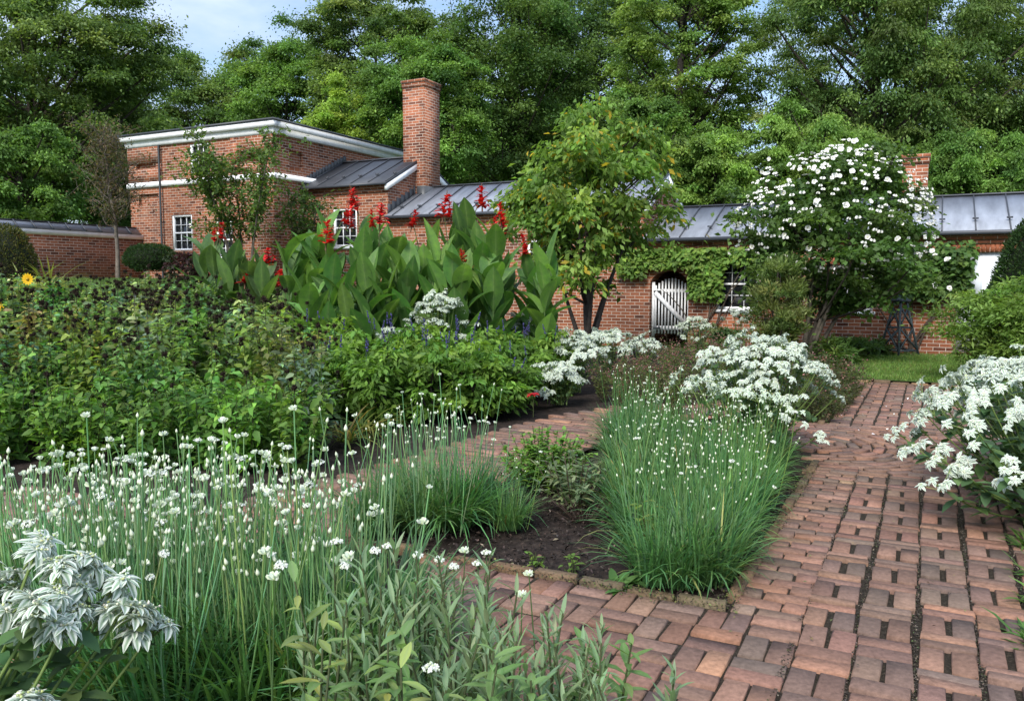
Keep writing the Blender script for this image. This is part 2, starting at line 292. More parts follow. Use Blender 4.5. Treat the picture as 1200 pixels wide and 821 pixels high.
# ------------------------------------------------------------------ ground, soil, lawn, paths
def grid_mesh(name, xs, ys, zf, m, kind='structure', lab=None):
    X, Y = np.meshgrid(xs, ys); Z = zf(X, Y); b = MB(); nx, ny = len(xs), len(ys)
    i = np.arange(nx * ny).reshape(ny, nx); q = np.stack([i[:-1, :-1], i[:-1, 1:], i[1:, 1:], i[1:, :-1]], -1).reshape(-1, 4)
    b.add(np.stack([X, Y, Z], -1), q, None, (.5, .5, .5)); o = b.obj(name, m, smooth=True); o['kind'] = kind
    return o
xs = np.concatenate([np.linspace(-900, -60, 12), np.linspace(-50, 50, 101), np.linspace(60, 900, 12)])
ys = np.concatenate([np.linspace(-900, -30, 8), np.linspace(-20, 70, 91), np.linspace(80, 1500, 14)])
grid_mesh('ground', xs, ys, lambda x, y: zt(x, y) - .09, M_TURF)
rg = rnd(3)
def lump(x, y): return .012 * np.sin(x * 9.1 + 3 * np.sin(y * 5.3)) * np.sin(y * 8.3 + 2 * np.sin(x * 4.1)) + .02 * np.sin(x * 2.1 + y * 1.3)
grid_mesh('garden_soil', np.linspace(-13, 8.5, 260), np.linspace(.3, 17, 220), lambda x, y: zt(x, y) - .045 + lump(x, y) * .8 + .0 * x, M_SOIL)
# grassy yard by the left wall
grid_mesh('yard_grass', np.linspace(-15, -6, 30), np.linspace(13.2, 25, 34), lambda x, y: zt(x, y) + .0, M_TURF)

def st_pt(P):                         # world -> grid, arrays
    d = np.asarray(P) - O3; return np.stack([d @ u3, d @ n3], -1)
PAL = np.array([[.138, .074, .056], [.168, .088, .064], [.120, .070, .056], [.190, .096, .066], [.105, .070, .058], [.142, .084, .066], [.23, .112, .072], [.088, .064, .056], [.130, .088, .070], [.235, .155, .095]])
PAL = (PAL * .72 + PAL.mean(0) * .28) * np.array([1.19, 1.24, 1.20])
PW = np.array([.2, .17, .16, .1, .12, .1, .04, .06, .04, .01])
def bricks(b, cen, ang, L, W, r, zf=None, H=.05, cv=.14, hz=.004):
    """separate clay pavers with worn, bevelled edges; cen (n,2) world, ang (n,) yaw of the long side"""
    cen = np.asarray(cen, float); n = len(cen); ang = np.broadcast_to(np.asarray(ang, float), (n,)) + r.normal(0, .012, n)
    L = np.broadcast_to(np.asarray(L, float), (n,)) * r.uniform(.975, 1.0, n); W = np.broadcast_to(np.asarray(W, float), (n,)) * r.uniform(.96, 1.0, n)
    cx = cen[:, 0] + r.normal(0, .0025, n); cy = cen[:, 1] + r.normal(0, .0025, n)
    ex = np.stack([np.cos(ang), np.sin(ang)], -1); ey = np.stack([-np.sin(ang), np.cos(ang)], -1)
    bev = r.uniform(.003, .0055, n); top = r.normal(0, hz, n) + .004 * np.sin(cx * 1.9 + 1) * np.sin(cy * 1.4); tx = r.normal(0, .012, n); ty = r.normal(0, .014, n)
    cor = np.array([[-1, -1], [1, -1], [1, 1], [-1, 1]])
    rings = []
    for (ins, dz) in ((0, -H), (0, -.005), (1, 0)):
        hx = L / 2 - bev * ins; hy = W / 2 - bev * ins; pts = []
        for k, (a, c) in enumerate(cor):
            jx = r.normal(0, .0018, n); jy = r.normal(0, .0018, n)
            lx = a * hx + jx; ly = c * hy + jy
            x = cx + ex[:, 0] * lx + ey[:, 0] * ly; y = cy + ex[:, 1] * lx + ey[:, 1] * ly
            pts.append(np.stack([x, y, top + dz + tx * lx + ty * ly], -1))
        rings.append(np.stack(pts, 1))
    v = np.stack(rings, 1)       # n,3,4,3
    v[..., 2] += zt(v[..., 0], v[..., 1])
    q = []
    for ring in (0, 1):
        for k in range(4): q.append([ring * 4 + k, ring * 4 + (k + 1) % 4, ring * 4 + 4 + (k + 1) % 4, ring * 4 + 4 + k])
    q.append([8, 9, 10, 11]); q = np.array(q)[None] + (np.arange(n) * 12)[:, None, None]
    c = PAL[r.choice(len(PAL), n, p=PW / PW.sum())] * np.exp(r.normal(0, cv, (n, 1))) * np.exp(r.normal(0, .022, (n, 3)))
    b.add(v, q, None, np.repeat(c, 12, axis=0))
BL, BW, BJ = .190, .091, .009
def stw(s, t): s = np.asarray(s, float); t = np.asarray(t, float); return (O3[:2] + u3[:2] * s[:, None] + n3[:2] * t[:, None])
A_S = math.atan2(u3[1], u3[0]); A_T = math.atan2(n3[1], n3[0])
# right path: strips along t.  Each strip: pairs laid lengthways with a slot between, then two bricks on edge across
CC = np.array([2.62, 6.95]); cs, ct = st(*CC)
E_ = st(.96, 3.42); sEdge, tEdge = .585, 14.0      # front right corner of the centre bed
rg = rnd(11); pb = MB()
def slot_strip(s0, wd, t0, t1, gap=.022, offs=0):
    t = t0 - offs
    while t > t1:
        L = wd / 2 - gap / 2; wob = .008 * math.sin(t * 2.3 + s0 * 9) + rg.normal(0, .0025)
        cs_ = [s0 + wob - wd / 4 - gap / 4, s0 + wob + wd / 4 + gap / 4]
        bricks(pb, stw(cs_, [t - .094] * 2), A_T, .190, L - .001, rg); t -= .190 + .007
        for k in range(2):
            bricks(pb, stw([s0 + wob + rg.normal(0, .003)], [t - .031]), A_S + rg.normal(0, .012), wd, .060, rg); t -= .0665
        t -= .004
tA = tEdge + .02; tB = ct + 1.02
strips = [.184 - .2105 * k for k in range(0, 6)]
for k, s0 in enumerate(strips): slot_strip(s0, .192, tA + (1.95 if k > 1 else .0), tB + (.1 if 0 < k < 4 else 0.0), offs=(.1 * (k % 2) + .03 * k) * (k > 1))
# left running strip of the right path, bricks across, beside the bed
t = tA
k = 0
while t > tB - .2:
    xx = sEdge - .008
    for l_ in ([.192, .098] if k % 2 else [.098, .192]):
        bricks(pb, stw([xx - l_ / 2], [t - .045]), A_S, l_ - .006, .088, rg); xx -= l_ + .003
    t -= .0955; k += 1
# circle of rings where the paths meet
nring = 11
for i in range(nring):
    r_ = .09 + i * .101; nb = max(3, int(2 * math.pi * r_ / .2)); a = (np.arange(nb) + rg.uniform(0, 1)) / nb * 2 * math.pi
    c = CC[None] + r_ * np.stack([np.cos(a), np.sin(a)], -1); s_, t_ = st_pt(np.c_[c, np.zeros(nb)]).T
    ok = (s_ < sEdge + .06) | (t_ < ct + .35)
    if ok.any(): bricks(pb, c[ok], a[ok] + math.pi / 2, min(.192, 2 * math.pi * r_ / nb - .008), .072, rg, cv=.10)
def in_circle(c): return np.linalg.norm(c - CC[None], axis=1) < .09 + nring * .101 - .03
# fill round the circle: cross courses
def course_fill(s0, s1, t0, t1, bond=.5, skip=None, ang=0):
    t = t0; k = 0
    while t > t1:
        s = s0 - (bond * .199 if k % 2 else 0) + .1
        ss = []
        while s > s1 - .1: ss.append(s - .1); s -= .199
        ss = np.array(ss); c = stw(ss, np.full(len(ss), t - .05)); ok = (ss < s0 + .02) & (ss > s1 - .02) & ~in_circle(c)
        if skip is not None: ok &= ~skip(c)
        if ok.any(): bricks(pb, c[ok], A_S, BL, BW, rg)
        t -= BW + .009; k += 1
sR = strips[-1] - .12
course_fill(sEdge - .02, sR - .5, tB + .02, ct - 1.1)
# far part of the path on to the lawn (running strips)
t_far = st(*at(1060, 450, 11.0)[:2])[1] - .05
sFar0 = st(*at(1003, 452, 11.0)[:2])[0]
for k in range(6):
    t = ct - 1.1; s0 = sFar0 - .10 - k * .205; j = 0
    while t > t_far:
        if j % 2 == 0: bricks(pb, stw([s0 - .047, s0 + .047], [t - .094] * 2), A_T, .188, BW - .004, rg); t -= .197
        else: bricks(pb, stw([s0], [t - .05]), A_S, .19, BW, rg); t -= .1
        j += 1
course_fill(sFar0, sFar0 - 1.15, ct - .95, ct - 1.12)
jc = [(CC[0] + 1.27 * math.cos(a_), CC[1] + 1.27 * math.sin(a_)) for a_ in np.linspace(0, 2 * math.pi, 33)[:-1]]
# front path: basket weave in front of the centre bed
fs0, ft0 = strips[1] - .104 + .2 * 27, tEdge + .035
i = 0; sq = .200
ns = 27; ntt = 10
cen, an = [], []
for i in range(ns):
    for j in range(ntt):
        s0 = fs0 - i * sq; t0 = ft0 + j * sq
        for e in (-.05, .05):
            if (i + j) % 2: cen.append((s0 - sq / 2 + e, t0 + sq / 2)); an.append(A_T)
            else: cen.append((s0 - sq / 2, t0 + sq / 2 + e)); an.append(A_S)
cen = np.array(cen); an = np.array(an); wc = stw(cen[:, 0], cen[:, 1])
ok = ~((wc[:, 0] < -.42) & (wc[:, 1] < 4.35)) & ~((wc[:, 0] + .9 * (wc[:, 1] - 2.3) < -.05) & (wc[:, 1] < 3.2))
bricks(pb, wc[ok], an[ok], BL, BW, rg)
# left path: arc shaped walk behind the centre bed, courses across it
lp = np.array([[-2.5, 3.2], [-1.80, 4.1], [-1.10, 5.0], [-.52, 5.85], [.03, 6.75], [.48, 7.5], [1.0, 8.2], [1.75, 8.75], [2.6, 9.0]])
def smooth_path(p, n=12):
    p = np.asarray(p, float); o = []
    q = np.vstack([2 * p[0] - p[1], p, 2 * p[-1] - p[-2]])
    for i in range(1, len(q) - 2):
        for tt in np.arange(n) / n:
            o.append(.5 * ((2 * q[i]) + (-q[i - 1] + q[i + 1]) * tt + (2 * q[i - 1] - 5 * q[i] + 4 * q[i + 1] - q[i + 2]) * tt ** 2 + (-q[i - 1] + 3 * q[i] - 3 * q[i + 1] + q[i + 2]) * tt ** 3))
    o.append(p[-1]); return np.array(o)
sp = smooth_path(lp); seg = np.r_[0, np.cumsum(np.linalg.norm(np.diff(sp, axis=0), axis=1))]
d = 0; k = 0; LPW = 1.0
cen, an = [], []
while d < seg[-1]:
    x = np.interp(d, seg, sp[:, 0]); y = np.interp(d, seg, sp[:, 1]); x2 = np.interp(d + .05, seg, sp[:, 0]); y2 = np.interp(d + .05, seg, sp[:, 1]); x1 = np.interp(d - .05, seg, sp[:, 0]); y1 = np.interp(d - .05, seg, sp[:, 1])
    a = math.atan2(y2 - y1, x2 - x1); o = -LPW / 2 + (.1 if k % 2 else 0)
    while o < LPW / 2 - .02:
        c_ = np.array([x, y]) + np.array([-math.sin(a), math.cos(a)]) * (o + .1)
        cen.append(c_); an.append(a + math.pi / 2); o += .199
    d += .1; k += 1
cen = np.array(cen); s_, t_ = st_pt(np.c_[cen, np.zeros(len(cen))]).T; ok = (t_ < ft0 - .08); bricks(pb, cen[ok], np.array(an)[ok], BL, BW, rg)
# patch of old bricks on the near left
cen, an = [], []
for i in range(6):
    for j in range(13):
        c_ = np.array([-2.9 + i * .213 + .1 * (j % 2), 2.3 + j * .107]); cen.append(c_); an.append(0)
bricks(pb, np.array(cen), np.array(an), BL, BW, rg)
po = pb.obj('brick_path', M_PAVER); po['kind'] = 'structure'
# bedding under the joints: one sheet following each walk
jb = MB()
def quad_sheet(pts):
    p = np.array([[x, y, zt(x, y) - .014] for x, y in pts]); jb.add(p, [[0, 1, 2, 3]])
c4 = lambda s0, s1, t0, t1: [tuple(stw([a], [b_])[0]) for a, b_ in ((s0, t0), (s1, t0), (s1, t1), (s0, t1))]
quad_sheet(c4(sEdge - .0, sR - .6, tA, ct + .95)); quad_sheet(c4(sEdge + .9, sEdge - 2.0, tA + .003, tA + 9 * sq)); quad_sheet(c4(sFar0 + .02, sFar0 - 1.16, ct - 1.15, t_far))
a = np.arctan2(np.gradient(sp[:, 1]), np.gradient(sp[:, 0])); nn = np.stack([-np.sin(a), np.cos(a)], -1)
l_, r_ = sp + nn * .52, sp - nn * .52; v = np.concatenate([np.c_[l_, zt(l_[:, 0], l_[:, 1]) - .018], np.c_[r_, zt(r_[:, 0], r_[:, 1]) - .018]]); m_ = len(sp)
keep = [i for i in range(m_ - 1) if st(*sp[i + 1])[1] < tA - .3]
jb.add(v, [[i, i + 1, m_ + i + 1, m_ + i] for i in keep])
jb.add(np.array([[CC[0], CC[1], zt(*CC) - .022]] + [[x, y, zt(x, y) - .022] for x, y in jc]), None, [[0, 1 + i, 1 + (i + 1) % 32] for i in range(32)])
jb.obj('path_bedding', M_JOINT)['kind'] = 'structure'
# brick edging set on edge round the centre bed
eb = MB(); rg = rnd(21)
def edging(p, q, rr):
    p = np.array(p); q = np.array(q); L = np.linalg.norm(q - p); n = int(L / .215); a = math.atan2(*(q - p)[::-1]); c = p[None] + (q - p)[None] * ((np.arange(n) + .5) / n)[:, None]
    n0 = eb.n; bricks(eb, c, a, .205, .055, rr, hz=.012)
    eb.V[-1][:, 2] += .012
    eb.C[-1] = eb.C[-1] * np.array([.72, .82, .66])
edging(stw([sEdge], [tEdge])[0], stw([sEdge + 3.2], [tEdge])[0], rg); edging(stw([sEdge], [tEdge - .12])[0], stw([sEdge + .02], [ct + .75])[0], rg)
edging(stw([sFar0 + .05], [ct - 1.0])[0], stw([sFar0 + .05], [t_far])[0], rg); edging(stw([sFar0 + .05], [t_far])[0], stw([sFar0 - 2.3], [t_far])[0], rg)
eo = eb.obj('brick_edging', M_PAVER); eo['kind'] = 'structure'
# grit, moss and litter in the joints and on the bricks
rg = rnd(31)
def litter(name, label, P, size, wd, cols, m, nz=.2, p=None):
    n = len(P); g_ = MB(); D = np.c_[rg.normal(0, 1, (n, 2)), rg.normal(0, nz, n)]
    g_.cards(P, D, np.c_[rg.normal(0, .35, (n, 2)), np.ones(n)], rg.uniform(*size, n), rg.uniform(size[0] * wd, size[1] * wd, n), pick(rg, cols, n, v=.3, p=p), .15); o = g_.obj(name, m); o['kind'] = 'stuff'; o['label'] = label; o['category'] = 'litter'
gS = np.concatenate([np.full(2200, g_) for g_ in (.289, .079, -.131, -.342, -.552)]); gT = rg.uniform(ct + .9, tA + .9, len(gS)); P = stw(gS + rg.normal(0, .008, len(gS)), gT); litter('joint_gravel', 'fine dark grit and pebbles filling the long joints of the right path', np.c_[P, zt(P[:, 0], P[:, 1]) - rg.uniform(.001, .010, len(P))], (.004, .011), .8, [(.03, .024, .018), (.07, .055, .042), (.16, .13, .10), (.04, .055, .02)], M_CHIP, .5, [.5, .28, .1, .12])
n = 420; S_ = rg.uniform(-1.0, 3.0, n); T_ = rg.uniform(9.2, 15.6, n); P = stw(S_, T_); P = P[(S_ < .57) | (T_ > 14.05)]; litter('fallen_leaves', 'small dry leaf bits and crumbs scattered over the brick paths', np.c_[P, np.full(len(P), .016)], (.008, .028), .45, [(.10, .07, .04), (.05, .035, .025), (.17, .13, .06), (.09, .11, .04)], M_CHIP, .25)
n = 90; P = stw(rg.normal(-.35, .5, n), rg.uniform(6.6, 9.6, n)); litter('fallen_petals', 'white petals fallen on the far end of the brick path', np.c_[P, np.full(n, .018)], (.015, .04), .7, [(.72, .72, .68)], M_CHIP, .25)
# moss and soil creeping over the edging
n = 2600; S_ = np.r_[rg.normal(sEdge + .02, .03, n // 2), rg.uniform(sEdge - .05, sEdge + 2.4, n // 2)]; T_ = np.r_[rg.uniform(ct + .9, tEdge, n // 2), rg.normal(tEdge + .03, .03, n // 2)]; P = stw(S_, T_); litter('edge_moss', 'moss and soil crumbs along the brick edging of the centre bed', np.c_[P, rg.uniform(.0, .022, len(P))], (.006, .02), .6, [(.03, .024, .017), (.06, .075, .022), (.05, .04, .03), (.09, .10, .03)], M_CHIP, .5)
# lawn
rg = rnd(5)
lawn_z = .03
lv = [tuple(stw([a_], [b_])[0]) for a_, b_ in ((sFar0 + .9, t_far - .06), (sFar0 - 4.5, t_far - .06), (sFar0 - 4.5, .55), (sFar0 + .9, .55))]
lb = MB(); lb.add([[x, y, lawn_z] for x, y in lv], [[0, 1, 2, 3]]); lb.obj('lawn', M_TURF)['kind'] = 'structure'
n = 52000
S_ = rg.uniform(sFar0 - 4.4, sFar0 + .9, n); T_ = rg.uniform(.55, t_far - .05, n); P = np.c_[stw(S_, T_), np.full(n, lawn_z)]
worn = np.exp(-((S_ - (sFar0 - .9)) ** 2 / .5 + (T_ - .95) ** 2 / .06))
keep = rg.uniform(0, 1, n) > worn * .6; P = P[keep]; n = len(P)
gb = MB(); D = np.c_[rg.normal(0, .5, (n, 2)), np.ones(n)]
gb.cards(P, D, np.c_[rg.normal(0, 1, (n, 2)), np.zeros(n)], rg.uniform(.035, .08, n), .009, pick(rg, [(.11, .20, .04), (.14, .225, .048), (.085, .16, .034), (.2, .2, .08)], n, p=[.4, .3, .22, .08]), .05)
g = gb.obj('lawn_grass', M_GRASS); g['kind'] = 'stuff'; g['label'] = 'short green grass growing on the lawn before the low wing'; g['category'] = 'grass'
n = 26000; P = np.c_[rg.uniform(-14.5, -6.5, n), rg.uniform(13.6, 24, n)]; P = np.c_[P, zt(P[:, 0], P[:, 1])]; gb = MB(); D = np.c_[rg.normal(0, .5, (n, 2)), np.ones(n)]
gb.cards(P, D, np.c_[rg.normal(0, 1, (n, 2)), np.zeros(n)], rg.uniform(.05, .1, n), .014, pick(rg, [(.09, .15, .04), (.07, .13, .03)], n), .05)
g = gb.obj('yard_grass_blades', M_GRASS); g['kind'] = 'stuff'; g['label'] = 'short pale green grass at the foot of the capped brick wall'; g['category'] = 'grass'
# mulch chips in the open patch of the centre bed
n = 5200; S_ = rg.uniform(sEdge - .0, sEdge + 2.2, n); T_ = rg.uniform(tEdge - 2.6, tEdge - .08, n); P = np.c_[stw(S_, T_), np.zeros(n)]; P[:, 2] = -.03 + lump(P[:, 0], P[:, 1]) * .8 + rg.uniform(0, .02, n)
gb = MB(); D = np.c_[rg.normal(0, 1, (n, 2)), rg.normal(0, .3, n)]
gb.cards(P, D, np.c_[rg.normal(0, .5, (n, 2)), np.ones(n)], rg.uniform(.012, .04, n), rg.uniform(.008, .018, n), pick(rg, [(.022, .016, .013), (.04, .028, .022), (.075, .055, .045), (.16, .12, .095)], n, v=.35, p=[.5, .3, .15, .05]), .2)
g = gb.obj('mulch_chips', M_CHIP); g['kind'] = 'stuff'; g['label'] = 'dark shredded bark mulch on the open patch of the centre bed'; g['category'] = 'mulch'
#@@BUILDINGS
# ------------------------------------------------------------------ buildings (local frame: x along the wall to the left, y out towards the garden is -y)
# local (x, y, z) = (s, -t, z); the root is placed at O3 and turned so that +x runs along u3
RZ = math.atan2(u3[1], u3[0])        # local +x -> u3 ; local +y -> rotated 90 deg ccw
def house(name, label, cat='building'): return thing(name, label, cat, O3, RZ)
# local +y for this rotation points along (-sin, cos) of RZ = towards the garden, so y = t
def wall_with_holes(b, s0, s1, z0, z1, t, holes, depth=.12, axis='s', flip=1):
    """one face of a wall in the plane t, rectangular openings (a0,a1,b0,b1) with reveals going back"""
    xs_ = sorted({s0, s1, *[h[0] for h in holes], *[h[1] for h in holes]}); zs_ = sorted({z0, z1, *[h[2] for h in holes], *[h[3] for h in holes]})
    P = (lambda a_, z_, d_=0: (a_, t - d_, z_)) if axis == 's' else (lambda a_, z_, d_=0: (t + flip * d_, a_, z_))
    for i in range(len(xs_) - 1):
        for j in range(len(zs_) - 1):
            mx_, mz_ = (xs_[i] + xs_[i + 1]) / 2, (zs_[j] + zs_[j + 1]) / 2
            if any(h[0] < mx_ < h[1] and h[2] < mz_ < h[3] for h in holes): continue
            b.add([P(xs_[i], zs_[j]), P(xs_[i + 1], zs_[j]), P(xs_[i + 1], zs_[j + 1]), P(xs_[i], zs_[j + 1])], [[0, 1, 2, 3]])
    for h in holes:
        a0, a1, b0, b1 = h[:4]
        for e in ([(a0, b0), (a1, b0)], [(a1, b0), (a1, b1)], [(a1, b1), (a0, b1)], [(a0, b1), (a0, b0)]):
            (p, q), (p2, q2) = e; b.add([P(p, q), P(p2, q2), P(p2, q2, depth), P(p, q, depth)], [[0, 1, 2, 3]])
        if len(h) > 4 and h[4]: b.add([P(a0, b0, depth), P(a1, b0, depth), P(a1, b1, depth), P(a0, b1, depth)], [[0, 1, 2, 3]])
def window(par, s0, s1, z0, z1, t, cols=3, rows=4, sill=True, fw=.055):
    f = MB(); d = .05
    for a0, a1, b0, b1 in ((s0, s0 + fw, z0, z1), (s1 - fw, s1, z0, z1), (s0 + fw, s1 - fw, z1 - fw, z1), (s0 + fw, s1 - fw, z0, z0 + fw)): f.box((a0, t - .10, b0), (a1, t - .02, b1))
    w_ = f.obj('window', M_WHITE, par)
    g_ = MB(); x0, x1, y0, y1 = s0 + fw, s1 - fw, z0 + fw, z1 - fw
    sh = MB(); mid = (y0 + y1) / 2; mu = .012
    sh.box((x0, t - .09, mid - .02), (x1, t - .052, mid + .02))
    for i in range(1, cols): xc = x0 + (x1 - x0) * i / cols; sh.box((xc - mu / 2, t - .088, y0), (xc + mu / 2, t - .055, mid - .02)); sh.box((xc - mu / 2, t - .088, mid + .02), (xc + mu / 2, t - .055, y1))
    for j in range(1, rows):
        if j * 2 == rows: continue
        yc = y0 + (y1 - y0) * j / rows
        for i in range(cols): xa = x0 + (x1 - x0) * i / cols + mu / 2; xb = x0 + (x1 - x0) * (i + 1) / cols - mu / 2; sh.box((xa, t - .087, yc - mu / 2), (xb, t - .056, yc + mu / 2))
    sh.obj('sash', M_WHITE, w_)
    g_.box((x0, t - .105, y0), (x1, t - .095, y1)); g_.obj('pane', M_GLASS, w_)
    if sill: s_ = MB(); s_.box((s0 - .05, t - .08, z0 - .06), (s1 + .05, t + .05, z0)); s_.obj('sill', M_WHITE, w_)
    return w_
def gable_roof(par, s0, s1, te, tr, ze, zr, m, seam=.55, th=.05, guards=True, both=True, name='roof'):
    b = MB(); sl = (zr - ze) / (te - tr)
    for side in (0, 1) if both else (0,):
        def tt(y): return y if side == 0 else 2 * tr - y
        p = [(s0, tt(te), ze), (s1, tt(te), ze), (s1, tr, zr), (s0, tr, zr)]
        v = p + [(x, y, z - th) for x, y, z in p]
        b.add(v, [[0, 1, 2, 3], [4, 7, 6, 5], [0, 4, 5, 1], [1, 5, 6, 2], [3, 2, 6, 7], [0, 3, 7, 4]])
    o = b.obj(name, m, par)
    sb = MB(); gb_ = MB(); s = s0 + .02; k = 0; gpos = []
    while s < s1 + .01:
        sb.bar((s, te, ze + .014), (s, tr, zr + .014), .022, .03); 
        if guards: gpos.append(s)
        s += seam; k += 1
    sb.bar((s0, tr, zr + .02), (s1, tr, zr + .02), .09, .035); sb.bar((s0, te + .015, ze - .035), (s1, te + .015, ze - .035), .03, .075)
    sb.obj('seam', M_ROOFD, o)
    if guards:
        f = .22; y = te + (tr - te) * f; z = ze + (zr - ze) * f
        gb_.bar((0, 0, .02), (0, 0, .09), .03, .02); gb_.bar((-.05, -.012, .075), (.05, -.012, .075), .03, .03); gm = gb_.mesh('snow_guard', M_ROOFD)
        for q in gpos: g_ = link('snow_guard', gm, o); g_.location = (q, y, z)
    return o
def corbel(par, s0, s1, t, ztop, n=3, step=.035, h=.075):
    b = MB()
    for k in range(n): b.box((s0, t - .02, ztop - (k + 1) * h), (s1, t + step * (n - k), ztop - k * h - .003))
    return b.obj('cornice', M_BRICK, par, uvbox=True)
def chimney(par, s0, s1, t0, t1, z0, z1, name='chimney'):
    b = MB(); b.box((s0, t1, z0), (s1, t0, z1 - .2)); b.box((s0 - .018, t1 - .018, z1 - .2), (s1 + .018, t0 + .018, z1 - .075)); b.box((s0 - .036, t1 - .036, z1 - .075), (s1 + .036, t0 + .036, z1))
    b.box((s0 + .1, t1 + .1, z1), (s1 - .1, t0 - .1, z1 + .015)); o = b.obj(name, M_BRICK, par, uvbox=True); return o

# ---- right low wing
rw = house('brick_wing', 'long low brick wing with grey seamed roof, arched gateway and pale door')
S0, S1, ZE, ZR = -9.0, 5.5, 2.33, 3.1
b = MB()
gs0, gs1, gz = 4.50, 5.36, 1.38      # gateway opening, springing height
Wn1 = (3.03, 3.90, .80, 1.86); Wn2 = (.86, 1.60, .80, 1.70); Dr = (-1.50, -.58, .06, 1.92)
wall_with_holes(b, S0, gs0, -.3, ZE, 0, [Wn1, Wn2, Dr], depth=.11)
# arch: jamb, ring of the opening and spandrels
r_ = (gs1 - gs0) / 2; cx_ = (gs0 + gs1) / 2; na = 14; spring = 1.28
arc = [(cx_ + r_ * math.cos(a_), spring + r_ * .80 * math.sin(a_)) for a_ in np.linspace(0, math.pi, na + 1)]
for i in range(na): b.add([(arc[i][0], 0, arc[i][1]), (arc[i][0], 0, ZE), (arc[i + 1][0], 0, ZE), (arc[i + 1][0], 0, arc[i + 1][1])], [[0, 1, 2, 3]]); b.add([(arc[i][0], 0, arc[i][1]), (arc[i + 1][0], 0, arc[i + 1][1]), (arc[i + 1][0], -.45, arc[i + 1][1]), (arc[i][0], -.45, arc[i][1])], [[0, 1, 2, 3]])
for x in (gs0, gs1): b.add([(x, 0, -.3), (x, 0, spring), (x, -.45, spring), (x, -.45, -.3)], [[0, 1, 2, 3]])
wall_with_holes(b, gs1, S1, -.3, ZE, 0, [])
for (a_, t_) in ((S0, 0), (S1, 0)): pass
b.add([(S0, 0, -.3), (S0, -3.2, -.3), (S0, -3.2, ZE), (S0, 0, ZE)], [[0, 1, 2, 3]]); b.add([(S0, -3.2, -.3), (S1, -3.2, -.3), (S1, -3.2, ZE), (S0, -3.2, ZE)], [[0, 1, 2, 3]])
b.add([(S0, .0, ZE), (S0, -1.6, ZR - .06), (S0, -3.2, ZE)], None, [[0, 1, 2]])
wobj = b.obj('wall', M_BRICK, rw, uvbox=True)
# dark passage lining behind the gateway
b = MB(); b.add([(gs0 - .3, -2.4, -.3), (gs1 + .3, -2.4, -.3), (gs1 + .3, -2.4, ZE), (gs0 - .3, -2.4, ZE)], [[0, 1, 2, 3]])
b.add([(gs0 - .3, -.46, -.3), (gs0 - .3, -2.4, -.3), (gs0 - .3, -2.4, ZE), (gs0 - .3, -.46, ZE)], [[0, 1, 2, 3]]); b.add([(gs1 + .3, -.46, -.3), (gs1 + .3, -2.4, -.3), (gs1 + .3, -2.4, ZE), (gs1 + .3, -.46, ZE)], [[0, 1, 2, 3]]); b.add([(gs0 - .3, -.46, 2.25), (gs1 + .3, -.46, 2.25), (gs1 + .3, -2.4, 2.25), (gs0 - .3, -2.4, 2.25)], [[0, 1, 2, 3]])
b.obj('passage', M_BRICK, rw, uvbox=True)
corbel(rw, S0, S1 - .02, 0, ZE - .03, 3)
# soldier arches over openings
def jack(par, s0, s1, z, t, h=.2):
    b = MB(); n_ = int((s1 - s0 + .16) / .07); rr = rnd(int(abs(s0) * 100)); 
    for i in range(n_):
        f0 = s0 - .08 + (s1 - s0 + .16) * i / n_; wdt = (s1 - s0 + .16) / n_; sk = ((i + .5) / n_ - .5) * .12
        c = np.array([.36, .12, .06]) * rr.uniform(.7, 1.15)
        v = [(f0 + .004, t - .02, z), (f0 + wdt - .004, t - .02, z), (f0 + wdt - .004 + sk, t - .02, z + h), (f0 + .004 + sk, t - .02, z + h)]
        v += [(x, t + .012, zz) for x, _, zz in v]; b.add(v, [[4, 5, 6, 7], [0, 1, 5, 4], [1, 2, 6, 5], [2, 3, 7, 6], [3, 0, 4, 7]], None, c)
    return b.obj('lintel', M_PAVER, par)
jack(rw, Dr[0], Dr[1], Dr[3] + .005, 0); jack(rw, Wn1[0], Wn1[1], Wn1[3] + .005, 0, .16); jack(rw, Wn2[0], Wn2[1], Wn2[3] + .005, 0, .16)
window(rw, *Wn1, 0, 3, 4); window(rw, *Wn2, 0, 3, 4)
b = MB(); b.box((Dr[0], -.11, Dr[2]), (Dr[1], -.07, Dr[3])); d_ = b.obj('door', M_DOOR, rw)
b = MB()
for x0, x1, y0, y1 in ((Dr[0] + .12, Dr[0] + .40, .25, .85), (Dr[1] - .40, Dr[1] - .12, .25, .85), (Dr[0] + .12, Dr[0] + .40, 1.0, 1.75), (Dr[1] - .40, Dr[1] - .12, 1.0, 1.75)): b.box((x0, -.07, y0), (x1, -.062, y1))
b.obj('panel', M_DOOR, d_); b = MB(); b.blobs([(Dr[1] - .07, -.03, .95)], .03, (.1, .1, .1)); b.bar((Dr[1] - .07, -.07, .95), (Dr[1] - .07, -.03, .95), .015, .015); b.obj('handle', M_LEAD, d_)
rf = gable_roof(rw, S0 - .1, S1 - .0, .18, -1.6, ZE - .02, ZR, M_ROOF)
ch = chimney(rf, .0, .46, -1.15, -1.75, 2.7, 3.93); b = MB(); b.box((-.05, -1.80, 2.85), (.51, -1.08, 3.13)); b.obj('flashing', M_LEAD, ch)

